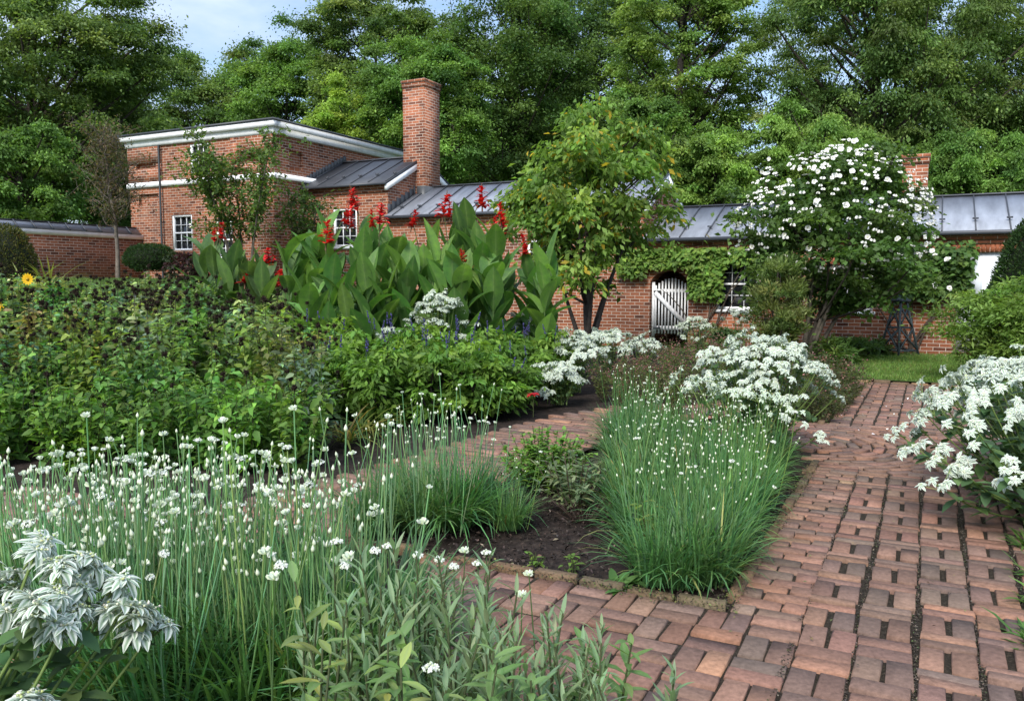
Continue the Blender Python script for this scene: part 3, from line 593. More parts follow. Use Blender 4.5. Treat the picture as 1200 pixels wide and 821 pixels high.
# ---- gate in the arch
gt = thing('garden_gate', 'weathered grey picket gate with diagonal brace standing in the arched gateway', 'gate', Lw(5.30, -.10, .22), RZ + R_(180) - R_(-14))
gw = .80
b = MB(); npk = 11
for i in range(npk):
    x = .05 + (gw - .1) * i / (npk - 1); hgt = 1.08 + .16 * math.sin(math.pi * i / (npk - 1)); b.box((x - .018, -.012, 0.02), (x + .018, .012, hgt))
b.obj('picket', M_WOOD, gt); b = MB(); b.box((.0, .013, .10), (gw, .045, .19)); b.obj('rail', M_WOOD, gt); b = MB(); b.box((0, .013, .92), (gw, .045, 1.0)); b.obj('rail', M_WOOD, gt)
b = MB(); b.box((-.035, -.02, -.05), (.03, .05, 1.15)); b.obj('stile', M_WOOD, gt); b = MB(); b.box((gw - .03, -.02, -.02), (gw + .035, .05, 1.15)); b.obj('stile', M_WOOD, gt)
b = MB(); b.bar((gw - .03, -.03, .16), (.03, -.03, .93), .03, .09); b.obj('brace', M_WOOD, gt)
b = MB(); b.bar((.0, -.03, .95), (.16, -.03, .95), .02, .035); b.obj('hinge', M_LEAD, gt); b = MB(); b.bar((0, -.03, .15), (.16, -.03, .15), .02, .035); b.obj('hinge', M_LEAD, gt)

# ---- middle wing
mw = house('brick_wing', 'middle brick wing with grey seamed roof and white gable rake behind the fruit tree')
S0, S1, ZE, ZR = 5.5, 12.3, 3.06, 3.92
b = MB(); Wm = (7.55, 8.35, 1.35, 2.35); wall_with_holes(b, S0, S1, -.3, ZE, 0.004, [Wm])
b.add([(S0, 0.004, -.3), (S0, -3.2, -.3), (S0, -3.2, ZE), (S0, 0.004, ZE)], [[0, 1, 2, 3]]); b.add([(S0, 0.004, ZE), (S0, -3.2, ZE), (S0, -1.6, ZR - .05)], None, [[0, 1, 2]])
b.add([(S0, -3.2, -.3), (S1, -3.2, -.3), (S1, -3.2, ZE), (S0, -3.2, ZE)], [[0, 1, 2, 3]])
b.obj('wall', M_BRICK, mw, uvbox=True); corbel(mw, S0 + .003, S1, 0.004, ZE - .03, 3); window(mw, *Wm, 0.004, 3, 4)
gable_roof(mw, S0 - .06, S1, .18, -1.6, ZE - .02, ZR, M_ROOF)
def rake(par, s, te, tr, ze, zr, wdt=.16, both=True):
    b = MB()
    for sd in (0, 1) if both else (0,):
        y0 = te if sd == 0 else 2 * tr - te
        dy = -.0
        v = [(s, y0, ze - .06), (s, y0, ze - .06 - wdt), (s, tr, zr - .06 - wdt), (s, tr, zr - .06)]; v += [(s - .06, y, z) for _, y, z in v]
        b.add(v, [[0, 3, 2, 1], [4, 5, 6, 7], [0, 1, 5, 4], [1, 2, 6, 5], [2, 3, 7, 6], [3, 0, 4, 7]])
    return b.obj('rake_board', M_WHITE, par)
rake(mw, S0 - .01, .16, -1.6, ZE - .02, ZR)

# ---- left block with the tall chimney
lbk = house('brick_outbuilding', 'single storey brick block with dark seamed roof and tall chimney at its gable')
S0, S1, ZE, ZR = 12.3, 15.0, 3.92, 4.76
b = MB(); Wl = (13.30, 14.08, 2.30, 3.30); wall_with_holes(b, S0, S1, .2, ZE, 0.012, [Wl])
b.add([(S0, 0.012, .2), (S0, -3.2, .2), (S0, -3.2, ZE), (S0, 0.012, ZE)], [[0, 1, 2, 3]]); b.add([(S0, 0.012, ZE), (S0, -3.2, ZE), (S0, -1.6, ZR - .05)], None, [[0, 1, 2]])
b.add([(S0, -3.2, .2), (S1, -3.2, .2), (S1, -3.2, ZE), (S0, -3.2, ZE)], [[0, 1, 2, 3]])
b.obj('wall', M_BRICK, lbk, uvbox=True); corbel(lbk, S0, S1, 0.012, ZE - .03, 3); window(lbk, *Wl, 0.012, 3, 4)
rf = gable_roof(lbk, S0 - .08, S1, .2, -1.6, ZE - .02, ZR, M_ROOFD); rake(lbk, S0 - .015, .18, -1.6, ZE - .02, ZR)
ch = chimney(rf, 11.98, 12.66, -1.22, -1.98, 2.6, 6.72); b = MB(); b.box((11.93, -2.03, 3.3), (12.2, -1.17, 3.92)); b.obj('flashing', M_LEAD, ch)
# stepped flashing where the middle roof meets this gable and this roof meets the tower
b = MB()
for k in range(7): y = .05 - k * .2; z = 3.08 + (y - .18) * -.4775; b.box((S0 - .014, y - .2, z - .1), (S0 - .003, y, z + .22))
b.obj('stepped_flashing', M_LEAD, lbk)

# ---- two storey tower
tw = house('brick_tower', 'square two storey brick tower with white cornice and white belt course')
S0, S1, T0, T1, ZB, ZT = 15.0, 20.45, 1.2, -4.25, .6, 5.16
b = MB(); W1 = (18.0, 18.78, 2.24, 3.22); W2 = (17.30, 18.0, 4.28, 5.10); W3 = (16.35, 17.1, 2.0, 3.0)
nich = [(19.35, 20.15, 4.55, 4.70, 1), (15.30, 16.2, 4.45, 4.62, 1), (19.3, 20.1, 3.55, 3.85, 1)]
wall_with_holes(b, S0, S1, ZB, ZT, T0, [W1, W2, W3] + nich, depth=.1)
wall_with_holes(b, T1, T0, ZB, ZT, S0, [(.1, .62, 4.35, 4.82, 1), (-2.6, -2.0, 4.35, 4.82, 1)], axis='t', flip=1, depth=.1)
b.add([(S1, T0, ZB), (S1, T1, ZB), (S1, T1, ZT), (S1, T0, ZT)], [[0, 1, 2, 3]]); b.add([(S0, T1, ZB), (S1, T1, ZB), (S1, T1, ZT), (S0, T1, ZT)], [[0, 1, 2, 3]])
# shallow pilaster steps on the front
b.box((S0 + .003, T0 + .001, ZB), (S0 + 1.45, T0 + .05, 4.02)); b.box((S0 + .003, T0 + .001, 4.18), (S0 + 1.45, T0 + .05, 4.44)); b.box((S1 - 1.3, T0 + .001, 4.18), (S1 - .003, T0 + .05, 4.54))
b.box((S0 + 1.22, T0 + .001, 4.45), (S0 + 1.45, T0 + .05, ZT - .004)); b.box((S1 - 1.3, T0 + .001, 4.71), (S1 - .003, T0 + .05, ZT - .004)); b.box((S0 + .003, T0 + .001, 4.63), (S0 + 1.2, T0 + .05, ZT - .004))
b.obj('wall', M_BRICK, tw, uvbox=True)
def ring(par, name, z0, z1, o0, o1, m):
    b = MB(); b.box((S0 - o1, T0 - .02, z0), (S1 + o1, T0 + o1, z1)); b.box((S0 - o1, T1 - o1, z0), (S0 + .02, T0 - .02, z1)); b.box((S1 - .02, T1 - o1, z0), (S1 + o1, T0 - .02, z1)); return b.obj(name, m, par)
ring(tw, 'belt_course', 4.03, 4.17, 0, .062, M_WHITE); ring(tw, 'frieze', ZT, ZT + .16, 0, .07, M_WHITE); ring(tw, 'cornice', ZT + .163, ZT + .30, 0, .17, M_WHITE)
b = MB(); e = .20; cxr, cyr = (S0 + S1) / 2, (T0 + T1) / 2; zr = ZT + .305
v = [(S0 - e, T0 + e, zr), (S1 + e, T0 + e, zr), (S1 + e, T1 - e, zr), (S0 - e, T1 - e, zr), (S0 - e, T0 + e, zr + .05), (S1 + e, T0 + e, zr + .05), (S1 + e, T1 - e, zr + .05), (S0 - e, T1 - e, zr + .05), (cxr, cyr, zr + .42)]
b.add(v, [[0, 1, 5, 4], [1, 2, 6, 5], [2, 3, 7, 6], [3, 0, 4, 7], [0, 3, 2, 1]], [[4, 5, 8], [5, 6, 8], [6, 7, 8], [7, 4, 8]]); rf = b.obj('roof', M_ROOFD, tw)
window(tw, *W1, T0, 3, 4, sill=False); window(tw, *W2, T0, 3, 4, sill=False); window(tw, *W3, T0, 3, 4)
b = MB()
b.tubes(np.array([[S1 - 1.34, T0 + .09, ZT - .02], [S1 - 1.34, T0 + .09, ZB]]), .03, 6, (.05, .05, .05)); b.obj('downpipe', M_LEAD, tw)
b = MB()
for k in range(14): y = .1 - k * .13; z = 3.93 + (y - .2) * -.467; b.box((S0 - .012, y - .14, z - .05), (S0 - .002, y, z + .2))
b.obj('stepped_flashing', M_LEAD, tw)

# ---- garden wall on the left, running towards the camera
gwl = house('garden_wall', 'low brick garden wall with white band and grey metal coping left of the tower', 'wall'); b = MB(); sw = 20.0
b.box((sw, T0 + .003, .5), (sw + .34, 14, 2.58)); b.obj('wall_face', M_BRICK, gwl, uvbox=True)
b = MB(); b.box((sw - .045, T0 + .004, 2.58), (sw + .38, 14.04, 2.70)); b.obj('band', M_WHITE, gwl)
b = MB(); v = [(sw - .055, T0 + .06, 2.702), (sw - .055, 14.1, 2.702), (sw + .17, 14.1, 2.90), (sw + .17, T0 + .06, 2.90), (sw + .43, T0 + .06, 2.702), (sw + .43, 14.1, 2.702)]
b.add(v, [[0, 1, 2, 3], [3, 2, 5, 4], [0, 4, 5, 1]], [[0, 3, 4], [1, 5, 2]]); cp = b.obj('coping', M_ROOF, gwl)
b = MB(); y = T0 + .4
while y < 14: b.bar((sw - .055, y, 2.72), (sw + .17, y, 2.918), .03, .035); y += .46
b.bar((sw + .17, T0 + .06, 2.91), (sw + .17, 14.1, 2.91), .05, .03); b.obj('seam', M_ROOFD, cp)

# ---- obelisk trellis
pO = at(1052, 408, 14.9); ob = thing('obelisk_trellis', 'dark painted wooden obelisk trellis with ball finial leaning by the brick wall', 'trellis', (pO[0] + .02, 14.9, .0), R_(20))
hh, bw_, tw_ = 1.02, .24, .07
for sx in (-1, 1):
    for sy in (-1, 1):
        b = MB(); b.bar((sx * bw_, sy * bw_, 0), (sx * tw_, sy * tw_, hh), .04, .04); b.obj('leg', M_TRELLIS, ob)
b = MB()
for k, f in enumerate((.14, .54)):
    w0 = bw_ + (tw_ - bw_) * f; f2 = f + (.38 if k < 1 else .36); w1 = bw_ + (tw_ - bw_) * f2
    for sd in range(4):
        a_ = sd * math.pi / 2; c_, s_ = math.cos(a_), math.sin(a_); rot = lambda x, y, z: (x * c_ - y * s_, x * s_ + y * c_, z)
        b.bar(rot(-w0, -w0, f * hh), rot(w0, -w0, f * hh), .022, .026); b.bar(rot(-w0, -w0, f * hh), rot(w1, -w1, f2 * hh), .018, .022); b.bar(rot(w0, -w0 - .012, f * hh), rot(-w1, -w1 - .012, f2 * hh), .018, .022)
b.obj('lattice', M_TRELLIS, ob)
b = MB(); b.box((-.12, -.12, hh), (.12, .12, hh + .04)); v = [(-.1, -.1, hh + .041), (.1, -.1, hh + .041), (.1, .1, hh + .041), (-.1, .1, hh + .041), (0, 0, hh + .16)]; b.add(v, None, [[0, 1, 4], [1, 2, 4], [2, 3, 4], [3, 0, 4]]); b.blobs([(0, 0, hh + .17)], .05, (.1, .1, .1)); b.obj('finial', M_TRELLIS, ob)
#@@TREES
# ------------------------------------------------------------------ trees
def bez(p0, p1, p2, k):
    t_ = np.linspace(0, 1, k)[:, None]; return (1 - t_) ** 2 * p0 + 2 * t_ * (1 - t_) * p1 + t_ ** 2 * p2
def crown_mesh(seed, R, zc, nclump, nleaf, ls, cols, droop=.45, flat=.6, csize=.24, bias=2.4, lump=.25, trunk_r=.22, zb=0.0, nlimb=34, trunk_lean=0, elong=1.8, p=None, fork=.45, cvar=.16, loose=.25, bark=(.055, .045, .036), sprinkle=None):
    """returns (crown mesh builder, trunk mesh builder): limbs reach into leaf clumps spread through the crown's volume"""
    r = rnd(seed); R = np.array(R, float)
    d = sph(r, nclump); ph = r.uniform(0, 6.28, 6); lumpf = 1 + lump * (np.sin(3 * np.arctan2(d[:, 1], d[:, 0]) + ph[0]) * .5 + np.sin(4 * d[:, 2] + ph[1] + 2 * np.arctan2(d[:, 1], d[:, 0])) * .6)
    rad = r.uniform(.12, 1, nclump) ** (1 / bias) * lumpf
    cc = d * rad[:, None] * R; cc[:, 2] += zc
    cs = csize * R.mean() * r.uniform(.6, 1.35, nclump)
    cc[:, 2] = np.maximum(cc[:, 2], zb + .15 * cs)
    # limbs
    tb = MB(); top = zc + R[2] * .45; lean = np.array([trunk_lean, 0, 0])
    tk = np.linspace(0, 1, 9)[:, None]; tp = np.c_[np.zeros((9, 2)), np.zeros(9)] + tk * np.array([0, 0, top]) + lean * tk ** 2 * top + np.c_[r.normal(0, .02 * R[0], (9, 2)) * (tk > 0), np.zeros(9)]
    tb.tubes(tp, np.linspace(1, .22, 9) * trunk_r + np.r_[trunk_r * .5, np.zeros(8)], 9, bark)
    order = np.argsort(-cs)[:nlimb]
    for i in order:
        e = cc[i]; h = np.clip((e[2] - np.hypot(*e[:2]) * .8) / top, .18 if zb < .5 else fork * .6, .93); k = h * 8; a = int(k); p0 = tp[a] * (1 - (k - a)) + tp[min(a + 1, 8)] * (k - a)
        mid = p0 * .45 + e * .55 + np.array([0, 0, -.12 * np.linalg.norm(e - p0)]) + r.normal(0, .06 * R[0], 3)
        r0 = trunk_r * .42 * (1 - .6 * h); tb.tubes(bez(p0, mid, e, 7), np.linspace(r0, .012 + r0 * .12, 7), 5, bark)
        for _ in range(3):
            j = r.integers(nclump); 
            if np.linalg.norm(cc[j] - e) < R.mean() * .7: q = bez(p0, mid, e, 7)[4]; tb.tubes(bez(q, (q + cc[j]) / 2 + r.normal(0, .05 * R[0], 3), cc[j], 5), np.linspace(r0 * .35, .01, 5), 4, bark)
    # leaves
    wgt = cs ** 2; cnt = r.multinomial(nleaf, wgt / wgt.sum()); ci = np.repeat(np.arange(nclump), cnt); n = len(ci)
    dd = sph(r, n); dd[:, 2] = np.where(dd[:, 2] < -.35, -dd[:, 2] * .6, dd[:, 2]); rr = np.where(r.uniform(0, 1, n) < loose, np.abs(r.normal(0, .85, n)), r.uniform(.05, 1, n) ** (1 / 2.2))
    off = dd * rr[:, None] * cs[ci][:, None] * np.array([1, 1, flat]); P = cc[ci] + off
    P[:, 2] -= droop * .5 * (np.hypot(off[:, 0], off[:, 1]) / cs[ci]) ** 2 * cs[ci]
    D = np.c_[dd[:, :2], np.zeros(n)] + r.normal(0, .55, (n, 3)) + np.array([0, 0, -droop]); U = np.c_[r.normal(0, .75, (n, 2)), np.ones(n)]
    col = pick(r, cols, nclump, v=cvar, h=.06, p=p)[ci] * np.exp(r.normal(0, .2, (n, 1)))
    if sprinkle is not None: q_ = r.uniform(0, 1, n) < .05; col[q_] = np.array(sprinkle) * np.exp(r.normal(0, .2, (int(q_.sum()), 1)))
    L = ls * r.uniform(.65, 1.35, n); cb = MB(); cb.cards(P, D, U, L, L / elong, col)
    return cb, tb
TREEM = {}
def tree(label, base, seed, R, zc, nclump, nleaf, ls, cols, name='tree', cat='tree', group=None, rz=0, tint=(1, 1, 1, 1), **k):
    t_ = thing(name, label, cat, base, rz, group); cb, tb = crown_mesh(seed, R, zc, nclump, nleaf, ls, cols, **k)
    c = cb.obj('crown', M_LEAF, t_); c.color = tint; tb.obj('trunk', M_BARK, t_, smooth=True); return t_
OLIVE = [(.080, .128, .030), (.100, .150, .038), (.062, .105, .027)]; DARK = [(.055, .100, .024), (.070, .120, .028), (.045, .085, .022)]; MID = [(.078, .145, .030), (.095, .170, .034), (.062, .118, .026)]
LIGHT = [(.110, .185, .036), (.130, .205, .040), (.09, .155, .033)]; YEL = [(.160, .235, .036), (.130, .21, .034), (.18, .25, .045)]
def px_tree(label, px, top, bot, hw, Y, seed, cols, nclump=110, nleaf=42000, ls=.2, ground=1.0, rz=0, **k):
    k.setdefault('loose', .6); nleaf = int(nleaf * 2.3); ls = ls * .64; nclump = int(nclump * 2.0); k['csize'] = k.get('csize', .24) * .72; cols = [(c[0] * 1.42, c[1] * 1.42, c[2] * 1.55) for c in cols]; k['flat'] = .78
    a_ = at(px, top, Y); b_ = at(px, bot, Y); z1, z0 = a_[2], b_[2]; rx = hw / F_ * Y / _fw[1] * .97; rzz = (z1 - z0) / 2
    return tree(label, (a_[0], Y, ground), seed, (rx, rx * .95, rzz), (z1 + z0) / 2 - ground, nclump, nleaf, ls, cols, zb=max(.3, z0 - ground), rz=rz, group='trees beyond the garden buildings', **k)
px_tree('huge dark olive tree filling the left corner above the coped garden wall', 30, -75, 258, 158, 31, 101, OLIVE, 200, 80000, .20, 1.3, csize=.17, bias=2.6, trunk_r=.38, lump=.2, nlimb=50)
px_tree('pale green low leafy tree at far left just over the garden wall', 18, 140, 268, 78, 26.5, 102, MID, 80, 30000, .16, 1.3, droop=.7)
px_tree('dark shaded tree behind the bare twiggy sapling', 128, 95, 285, 85, 38, 103, DARK, 80, 26000, .22, 1.3)
px_tree('broad olive tree seen over the left end of the tower roof', 240, 62, 215, 82, 50, 104, OLIVE, 90, 34000, .24, 1.2)
px_tree('fresh green tree rising over the middle of the tower roof', 335, 45, 215, 72, 47, 105, MID, 90, 34000, .24, 1.2)
px_tree('bright yellow green young tree beside the tall chimney', 408, 103, 225, 62, 36, 106, YEL, 70, 30000, .17, 1.0, csize=.2)
px_tree('tall airy olive tree reaching the top edge left of the chimney', 440, -30, 190, 92, 42, 107, OLIVE, 130, 46000, .21, 1.0, csize=.19, nlimb=50)
px_tree('dense mid green tree directly behind the tall brick chimney', 500, 38, 235, 72, 34, 108, MID, 100, 42000, .18, 1.0, csize=.24)
px_tree('dark tall tree to the right of the tall chimney', 600, -70, 240, 98, 39, 109, DARK, 130, 46000, .21, .6, nlimb=50)
px_tree('very dark tree behind the top of the yellowing fruit tree', 700, -60, 235, 92, 44, 110, DARK, 130, 44000, .22, .5, nlimb=50)
px_tree('tall light green tree with bare dark forking limbs showing', 800, -75, 205, 88, 33, 111, [(.105, .165, .036), (.085, .145, .032), (.12, .18, .04)], 120, 34000, .19, .3, csize=.18, bias=3.2, trunk_r=.34, nlimb=60, bark=(.03, .025, .02))
px_tree('leafy green understorey tree behind the ridge of the middle wing', 742, 120, 258, 66, 28, 112, MID, 70, 28000, .16, .2)
px_tree('light green understorey tree left of the white flowering shrub', 838, 150, 265, 62, 27, 113, LIGHT, 70, 28000, .16, .2, droop=.7)
px_tree('great drooping olive tree over the roof of the low wing', 1035, -110, 235, 150, 33, 114, OLIVE + DARK[:1], 190, 78000, .21, .2, csize=.19, droop=.9, elong=2.3, trunk_r=.4, nlimb=60)
px_tree('dark overhanging tree at the top right corner', 1215, -100, 225, 98, 35, 115, OLIVE, 120, 44000, .21, .2, droop=.8, elong=2.2)
px_tree('feathery light green tree just behind the white flowering shrub', 955, 135, 262, 82, 27, 116, LIGHT, 80, 34000, .17, .1, droop=.8, elong=2.4)
px_tree('small bright green tree left of the short chimney', 1030, 165, 260, 58, 28, 117, MID, 60, 24000, .16, .1, droop=.8, elong=2.2)
px_tree('low dark green tree right of the short chimney', 1135, 148, 262, 78, 29, 118, MID, 80, 32000, .17, .1, droop=.8, elong=2.2)
px_tree('green tree at the right edge behind the low wing roof', 1225, 165, 262, 60, 31, 119, DARK, 60, 22000, .18, .1)
# far rows: trees of the wood behind, few pixels of each in view
farm = [crown_mesh(201, (4.2, 4.0, 5.0), 6.6, 130, 26000, .28, MID, trunk_r=.3, nlimb=30, zb=1.0), crown_mesh(202, (4.6, 4.2, 4.2), 6.0, 130, 26000, .28, MID, trunk_r=.3, nlimb=30, zb=.8)]
fm = [(a_.mesh('crown', M_LEAF), b_.mesh('trunk', M_BARK, smooth=True)) for a_, b_ in farm]
for i, (px, Y, sc) in enumerate([(20, 60, 1.25), (190, 64, .9), (290, 66, .85), (375, 62, .85), (455, 58, 1.0), (545, 55, 1.1), (625, 60, 1.3), (690, 54, 1.2), (765, 58, 1.2), (865, 60, .85), (985, 56, 1.2), (1060, 54, 1.25), (1215, 55, 1.2)]):
    P = at(px, 330, Y); t_ = thing('tree', 'dark green wood tree far behind the nearer trees and the brick buildings', 'tree', (P[0], Y, .3), i * 1.7, 'trees of the wood behind'); t_.scale = (sc, sc, sc)
    a_, b_ = fm[i % 2]; link('crown', a_, t_); link('trunk', b_, t_)

# ---- trees inside the garden
def stems_from(r, n, base_r, H, spread, k=7, rad=.03, bark=(.06, .05, .04)):
    tb = MB(); tips = []
    for i in range(n):
        a_ = r.uniform(0, 6.28); b0 = np.array([math.cos(a_), math.sin(a_), 0]) * base_r * r.uniform(.2, 1); e = np.array([math.cos(a_) * spread, math.sin(a_) * spread, H * r.uniform(.75, 1)]); m_ = b0 * .5 + e * np.array([.45, .45, .55]) + r.normal(0, spread * .08, 3)
        pt = bez(b0, m_, e, k); tb.tubes(pt, np.linspace(rad, rad * .25, k), 6, bark); tips.append(pt)
    return tb, tips
# fruit tree with yellowing leaves
r = rnd(301); Y = 14.0; B = at(688, 300, Y)
FR = [(.135, .225, .044), (.175, .265, .055), (.105, .19, .038), (.42, .32, .035), (.27, .28, .05)]
t_ = thing('fruit_tree', 'fruit tree with yellowing drooping leaves before the middle wing', 'tree', (B[0], Y, .12))
cb, tb = crown_mesh(301, (1.42, 1.3, 1.45), 2.60, 150, 13500, .125, FR[:3], droop=.7, sprinkle=(.40, .30, .035), flat=.85, csize=.21, bias=2.2, lump=.22, trunk_r=.075, zb=1.15, nlimb=46, elong=2.1, bark=(.05, .042, .036), cvar=.15)
cb.obj('crown', M_LEAF, t_); tb.obj('trunk', M_BARK, t_, smooth=True)
tb2, _ = stems_from(r, 5, .08, 2.3, .75, rad=.05, bark=(.05, .042, .036)); tb2.obj('limb', M_BARK, t_, smooth=True)
# white flowering shrub tree
r = rnd(302); Y = 13.6; B = at(946, 300, Y)
t_ = thing('flowering_shrub', 'tall rose of Sharon shrub covered in white blossoms before the low wing', 'shrub', (B[0], Y, 0))
cb, tb = crown_mesh(302, (1.58, 1.4, 1.28), 2.12, 170, 21000, .09, [(.072, .135, .032), (.058, .11, .027), (.09, .165, .04)], droop=.4, csize=.2, bias=2.5, lump=.22, trunk_r=.05, zb=.85, nlimb=40, elong=1.5, trunk_lean=.15, cvar=.18)
for v in cb.V: v[:, 0] += .42
for v in tb.V: v[:, 0] += .42 * np.clip(v[:, 2] / 1.6, 0, 1)
cb.obj('crown', M_LEAF, t_); tb.obj('trunk', M_BARK, t_, smooth=True)
tb2, _ = stems_from(r, 6, .12, 2.0, .6, rad=.045, bark=(.10, .085, .065))
for v in tb2.V: v[:, 0] += .42 * np.clip(v[:, 2] / 1.6, 0, 1)
tb2.obj('limb', M_BARK, t_, smooth=True)
ELL_B = ((0, .2), (.4, .8), (.8, 1), (1, .5))
def blossom_mesh(seed, rad, npet=5, col=(.82, .82, .78)):
    r = rnd(seed); b = MB(); n = npet * 2; a_ = np.arange(n) / n * 6.28 * 2 + r.normal(0, .12, n); D = np.c_[np.cos(a_), np.sin(a_), r.uniform(.25, .9, n)]
    b.leaf(np.zeros((n, 3)), D, (0, 0, 1), rad * r.uniform(.8, 1.1, n), rad * 1.0, prof=((0, .2), (.4, .8), (.8, 1), (1, .5)), curl=r.uniform(-.2, .9, n), fold=.15, c=np.array(col) * r.uniform(.93, 1.03, (n, 1)))
    b.blobs([(0, 0, rad * .25)], rad * .22, (.75, .72, .45)); return b.mesh('blossom', M_PETAL, smooth=True)
bm_ = [blossom_mesh(i, .06) for i in range(3)]
k = 0
allc = np.concatenate(cb.V); 
while k < 100:
    d = sph(r, 1)[0]
    if d[2] < -.45 or (d[1] > .45): continue
    if r.uniform() > .35 + .65 * (d[2] + .45) / 1.45: continue
    q = np.array([.42, 0, 2.26]) + d * np.array([1.58, 1.46, 1.30]) * r.uniform(.9, 1.04) * (1 + .10 * math.sin(3 * math.atan2(d[1], d[0])))
    o = link('blossom', bm_[k % 3], t_); o.location = q; face = Vector((d[0] * .7 + r.normal(0, .3), d[1] - .5 + r.normal(0, .3), d[2] * .6 + r.normal(0, .3))); o.rotation_euler = face.to_track_quat('Z', 'Y').to_euler(); s_ = r.uniform(.42, .82); o.scale = (s_,) * 3; k += 1
bx = MB(); bp = []
for k in range(420):
    d = sph(r, 1)[0]; d[1] = -abs(d[1]) if k % 2 else d[1]; d[2] = max(d[2], -.55) if k % 2 else abs(d[2]); q = np.array([.42, 0, 2.26]) + d * np.array([1.55, 1.44, 1.28]) * r.uniform(.9, 1.04); n = 6; a_ = np.arange(n) * 2.1; d = d + np.array([0, -.5, 0]); D = np.c_[np.cos(a_), np.sin(a_), r.uniform(.2, .9, n)] + d * .5
    bx.leaf(np.tile(q, (n, 1)), D, d, .040 * r.uniform(.5, 1.2), .038, prof=ELL_B, curl=.4, fold=.15, c=(.80, .80, .76))
ob_ = bx.obj('blossom', M_PETAL, t_, smooth=True); ob_['kind'] = 'stuff'
# leafy sapling before the tower
for (lab, px, Y, H, hw, nst, nlf, sd, cols) in (('slender multi stemmed young tree with loose leaves before the tower', 288, 19.3, 3.55, 1.0, 8, 5000, 303, [(.085, .15, .035), (.07, .125, .032), (.115, .17, .045)]), ('thin leafy young tree against the tower beside the dark seamed roof', 352, 20.2, 2.6, .55, 5, 1700, 305, [(.06, .11, .028), (.05, .09, .024)])):
    r = rnd(sd); B = at(px, 300, Y); gz = float(zt(B[0], Y)); t_ = thing('young_tree', lab, 'tree', (B[0], Y, gz))
    tb, tips = stems_from(r, nst, .2, H, hw, rad=.026, bark=(.07, .06, .045)); P, D = [], []
    for tp in tips:
        for j in range(26):
            i = r.integers(2, 6); f = r.uniform(); q = tp[i] * (1 - f) + tp[min(i + 1, 6)] * f; e = q + np.r_[r.normal(0, .34, 2), r.uniform(-.05, .4)]; tb.tubes(bez(q, (q + e) / 2 + r.normal(0, .03, 3), e, 4), np.linspace(.007, .003, 4), 3, (.07, .06, .045))
            m_ = int(nlf / nst / 26) + 1; ff = r.uniform(.15, 1.1, (m_, 1)); P.append(q + (e - q) * ff + r.normal(0, .05, (m_, 3))); D.append(r.normal(0, .6, (m_, 3)) + (e - q) - np.array([0, 0, .25]))
    P, D = np.concatenate(P), np.concatenate(D); cb = MB(); cb.cards(P, D, np.c_[r.normal(0, .4, (len(P), 2)), np.ones(len(P))], r.uniform(.08, .15, len(P)), r.uniform(.05, .08, len(P)), pick(r, cols, len(P)))
    cb.obj('crown', M_LEAF, t_); tb.obj('trunk', M_BARK, t_, smooth=True)
# nearly bare twiggy sapling at the wall
r = rnd(304); Y = 20.6; B = at(137, 300, Y); gz = float(zt(B[0], Y)); t_ = thing('bare_sapling', 'half dead twiggy brownish sapling with straight grey trunk before the garden wall', 'tree', (B[0], Y, gz))
tb = MB(); tp = np.array([[0, 0, 0], [.02, 0, .7], [0, 0, 1.4], [-.1, 0, 2.1], [-.2, .1, 2.9], [-.35, .1, 3.7]]); tb.tubes(tp, [.06, .05, .045, .035, .022, .01], 7, (.13, .11, .09)); P, D = [], []
for j in range(64):
    h = r.uniform(1.25, 3.5); i = np.searchsorted(tp[:, 2], h) - 1; f = (h - tp[i, 2]) / (tp[i + 1, 2] - tp[i, 2]); q = tp[i] * (1 - f) + tp[i + 1] * f; a_ = r.uniform(0, 6.28); l_ = r.uniform(.25, .95); e = q + np.array([math.cos(a_) * l_, math.sin(a_) * l_, l_ * r.uniform(.4, 1)])
    pt = bez(q, (q + e) / 2 + r.normal(0, .08, 3), e, 5); tb.tubes(pt, np.linspace(.014, .004, 5), 4, (.12, .10, .085))
    for _ in range(6): s_ = pt[r.integers(1, 5)]; e2 = s_ + r.normal(0, .2, 3) + [0, 0, .08]; tb.tubes(np.array([s_, e2]), [.005, .002], 3, (.12, .10, .085)); P.append(s_ + (e2 - s_) * r.uniform(.2, 1.1, (9, 1)) + r.normal(0, .05, (9, 3))); D.append(r.normal(0, 1, (9, 3)) - [0, 0, .4])
P, D = np.concatenate(P), np.concatenate(D); cb = MB(); cb.cards(P, D, np.c_[r.normal(0, .5, (len(P), 2)), np.ones(len(P))], r.uniform(.05, .1, len(P)), r.uniform(.025, .05, len(P)), pick(r, [(.10, .085, .045), (.07, .085, .035), (.13, .10, .06)], len(P)))
cb.obj('crown', M_LEAF, t_); tb.obj('trunk', M_BARK, t_, smooth=True)

